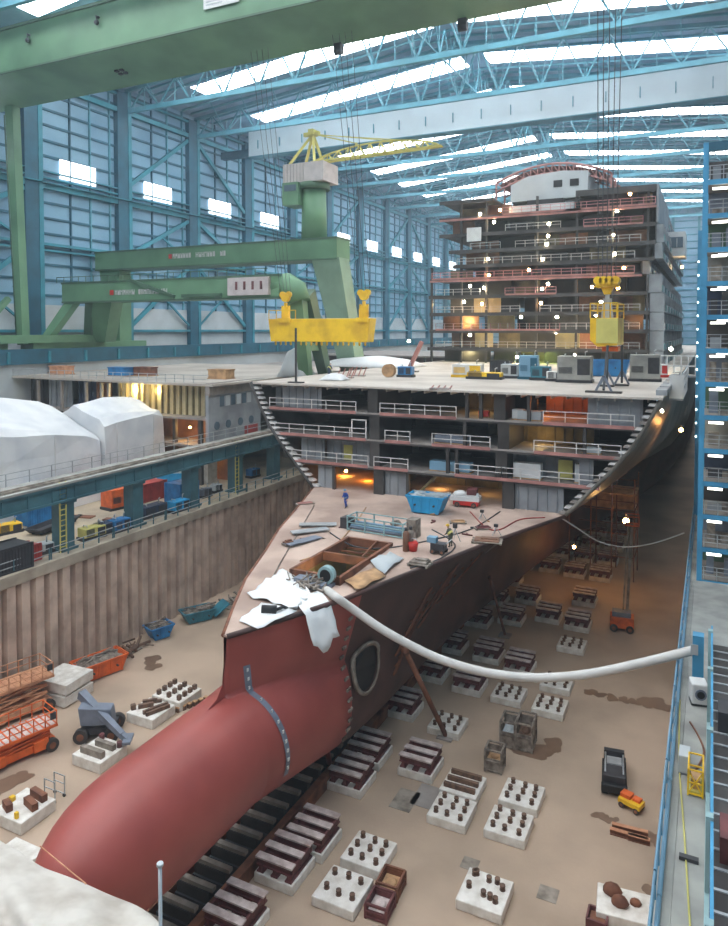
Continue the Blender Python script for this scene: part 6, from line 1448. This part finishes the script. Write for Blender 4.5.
walk = dict(pel=V((0, 0, .95)), chest=V((.06, 0, 1.3)), neck=V((.1, 0, 1.48)), head0=V((.13, 0, 1.58)), head=V((.15, 0, 1.68)), hipL=V((0, .1, .88)), knL=V((.16, .11, .5)), anL=V((.14, .11, .09)), toL=V((.3, .12, .05)), hipR=V((0, -.1, .88)), knR=V((0, -.11, .48)), anR=V((-.28, -.11, .12)), toR=V((-.12, -.12, .05)),
            shL=V((.06, .2, 1.4)), elL=V((-.04, .27, 1.12)), wrL=V((.1, .27, .9)), paL=V((.14, .27, .83)), shR=V((.06, -.2, 1.4)), elR=V((.1, -.27, 1.1)), wrR=V((.3, -.24, .98)), paR=V((.37, -.23, .95)))
stand = dict(walk, anR=V((-.05, -.12, .09)), toR=V((.1, -.14, .05)), knR=V((.02, -.11, .49)), knL=V((.04, .11, .49)), anL=V((0, .12, .09)), toL=V((.15, .13, .05)), chest=V((.12, 0, 1.28)), neck=V((.2, 0, 1.44)), head0=V((.24, 0, 1.52)), head=V((.28, 0, 1.61)), shL=V((.14, .2, 1.36)), shR=V((.14, -.2, 1.36)), elL=V((.22, .25, 1.08)), wrL=V((.42, .18, .98)), paL=V((.48, .15, .95)), elR=V((.22, -.25, 1.08)), wrR=V((.42, -.18, .98)), paR=V((.48, -.15, .95)))
person('person in blue coverall and pale helmet walking on the bow deck', dk(346, 508), -1.9, walk, 'coverall', 'clad')
person('person in dark workwear and yellow helmet standing by the equipment cart', dk(447.5, 548) + Vector((.15, .3, 0)), 2.9, stand, 'workwear', 'yellow')
person('person in dark workwear and pale helmet standing under the long yellow beam', wd(329, 377), 1.2, stand, 'navy', 'white')
# ================================================================== LAMPS
def plamp(loc, col, power, r=.25):
    d = bpy.data.lights.new('lamp', 'POINT'); d.energy = power; d.color = lin(col); d.shadow_soft_size = r
    o = bpy.data.objects.new('lamp_light', d); C.objects.link(o); o.location = loc; return o
def lampthing(label, loc, m, size, group=None, power=0, col=(255, 230, 190), dz=-.6):
    t = thing('work_lamp', label, 'work lamp', loc, 0, group)
    b = MB(); b.ball((0, 0, 0), size, 8); b.build('bulb', m, t)
    b = MB(); b.box(-size * .9, size * .9, -size * .2 + size, size * 1.4, -size * .9, size * .9); b.bar((0, size * 1.2, size * .8), (0, size * 1.2, size * 2.2), size * .3); b.build('housing', 'machine_black', t)
    if power: plamp(Vector(loc) + Vector((0, -size * 2.2, -size)), col, power, size)
    return t
GS = 'lamps in the far deck block'
SL = [(480, 214, 0), (494, 222, 0), (549, 224, 0), (548, 236, 0), (547, 244, 0), (613, 235, 0), (617, 211, 0), (630, 194, 1), (500, 210, 1), (488, 259, 0), (543, 259, 0), (615, 254, 0), (489, 275, 1), (529, 270, 1), (624, 268, 1), (470, 286, 0), (484, 288, 0), (542, 289, 0), (548, 284, 0), (592, 287, 1), (618, 288, 1), (464, 302, 0), (482, 304, 1), (541, 303, 1), (521, 317, 0), (557, 317, 0), (596, 315, 0), (470, 335, 0), (517, 357, 0), (601, 302, 0), (556, 332, 0), (575, 355, 0)]
for i, (u, v, warm) in enumerate(SL):
    p = on(u, v, y=YB + .6)
    lampthing('small glowing work lamp hung between the raw tiers of the far deck block', p, 'lamp_warm' if warm else 'lamp_white', .27, GS, 220 if i % 2 == 0 else 120, (255, 190, 120) if warm else (255, 236, 190))
plamp((-40, YB + 3, 28), (255, 240, 180), 260); plamp((-28, YB + 3, 28), (220, 255, 120), 700); plamp((-22, YB + 3, 30.5), (255, 235, 170), 300); plamp((-32, YB + 3, 30.8), (255, 225, 160), 700); plamp((-16, YB + 3, 31), (255, 190, 120), 600); plamp((-44, YB + 3, 36.6), (255, 220, 150), 500); plamp((-40, YB + 3, 33.5), (255, 220, 150), 400); plamp((-11, YB + 2, 33.4), (255, 170, 90), 400)
# floodlight under the flare
p = on(626, 521, y=92)
lampthing('dazzling warm floodlight under the flared ship side', p, 'lamp_warm', .36, None, 90, (255, 196, 120))
lampthing('warm lamp on the hull shoulder by the slung cable', on(574, 547, y=88), 'lamp_warm', .2, None, 60, (255, 170, 80))
lampthing('small orange lamp high on the ship side edge by the blue tower', on(681, 430, y=92), 'lamp_warm', .24, None, 150, (255, 170, 90))
lampthing('small white lamp near the top of the ship side edge', on(662, 411, y=70), 'lamp_white', .14, None, 150, (255, 240, 190))
lampthing('warm lamp lighting the orange recess behind the walking person', on(346, 471, y=73), 'lamp_warm', .16, None, 90, (255, 170, 60))
plamp(on(368, 478, y=71.5), (255, 150, 50), 110)
plamp(on(545, 402, y=71), (255, 140, 50), 90); plamp(on(575, 400, y=71), (255, 140, 50), 40)
plamp(on(482, 398, y=70.5), (255, 200, 110), 50); plamp(on(490, 484, y=71), (255, 210, 130), 18); plamp(on(440, 484, y=71), (255, 200, 120), 50); plamp(on(540, 435, y=70), (255, 210, 130), 50)
lampthing('bright lamp down in the open hatch of the bow deck', (-25.0, 44.5, 13.6), 'lamp_white', .18, None, 120, (255, 230, 150))
lampthing('warm lamp glowing inside the grey section under the cream cabins', (-65, 78.2, 18.5), 'lamp_warm', .15, None, 150, (255, 190, 100))
plamp((-64, 78.6, 13.5), (255, 190, 90), 120); plamp((-70, 77.0, 23.5), (255, 235, 170), 150); plamp((-74, 77.0, 23.5), (255, 235, 170), 400)
lampthing('white lamp beside the brown hull block under the crane leg', on(409, 341, y=150), 'lamp_white', .3, None, 200)
lampthing('small lamp at the wing of the far deck block', on(682, 267, y=150), 'lamp_warm', .25, None, 100)
lampthing('lamp on the ship side by the white gangway', on(671, 349, y=104), 'lamp_white', .25, None, 200, (255, 230, 150))
# ================================================================== DAYLIGHT
wl = bpy.data.worlds.new('world'); SC.world = wl; wl.use_nodes = True
bg = wl.node_tree.nodes['Background']; bg.inputs['Color'].default_value = (.88, .94, 1.0, 1); bg.inputs['Strength'].default_value = 0.55
# thin bluish hall air: fine dust in the daylight under the roof
vs = wl.node_tree.nodes.new('ShaderNodeVolumeScatter')
vs.inputs['Density'].default_value = 0.0007; vs.inputs['Color'].default_value = (.72, .88, 1, 1); vs.inputs['Anisotropy'].default_value = .2
wl.node_tree.links.new(vs.outputs['Volume'], wl.node_tree.nodes['World Output'].inputs['Volume'])
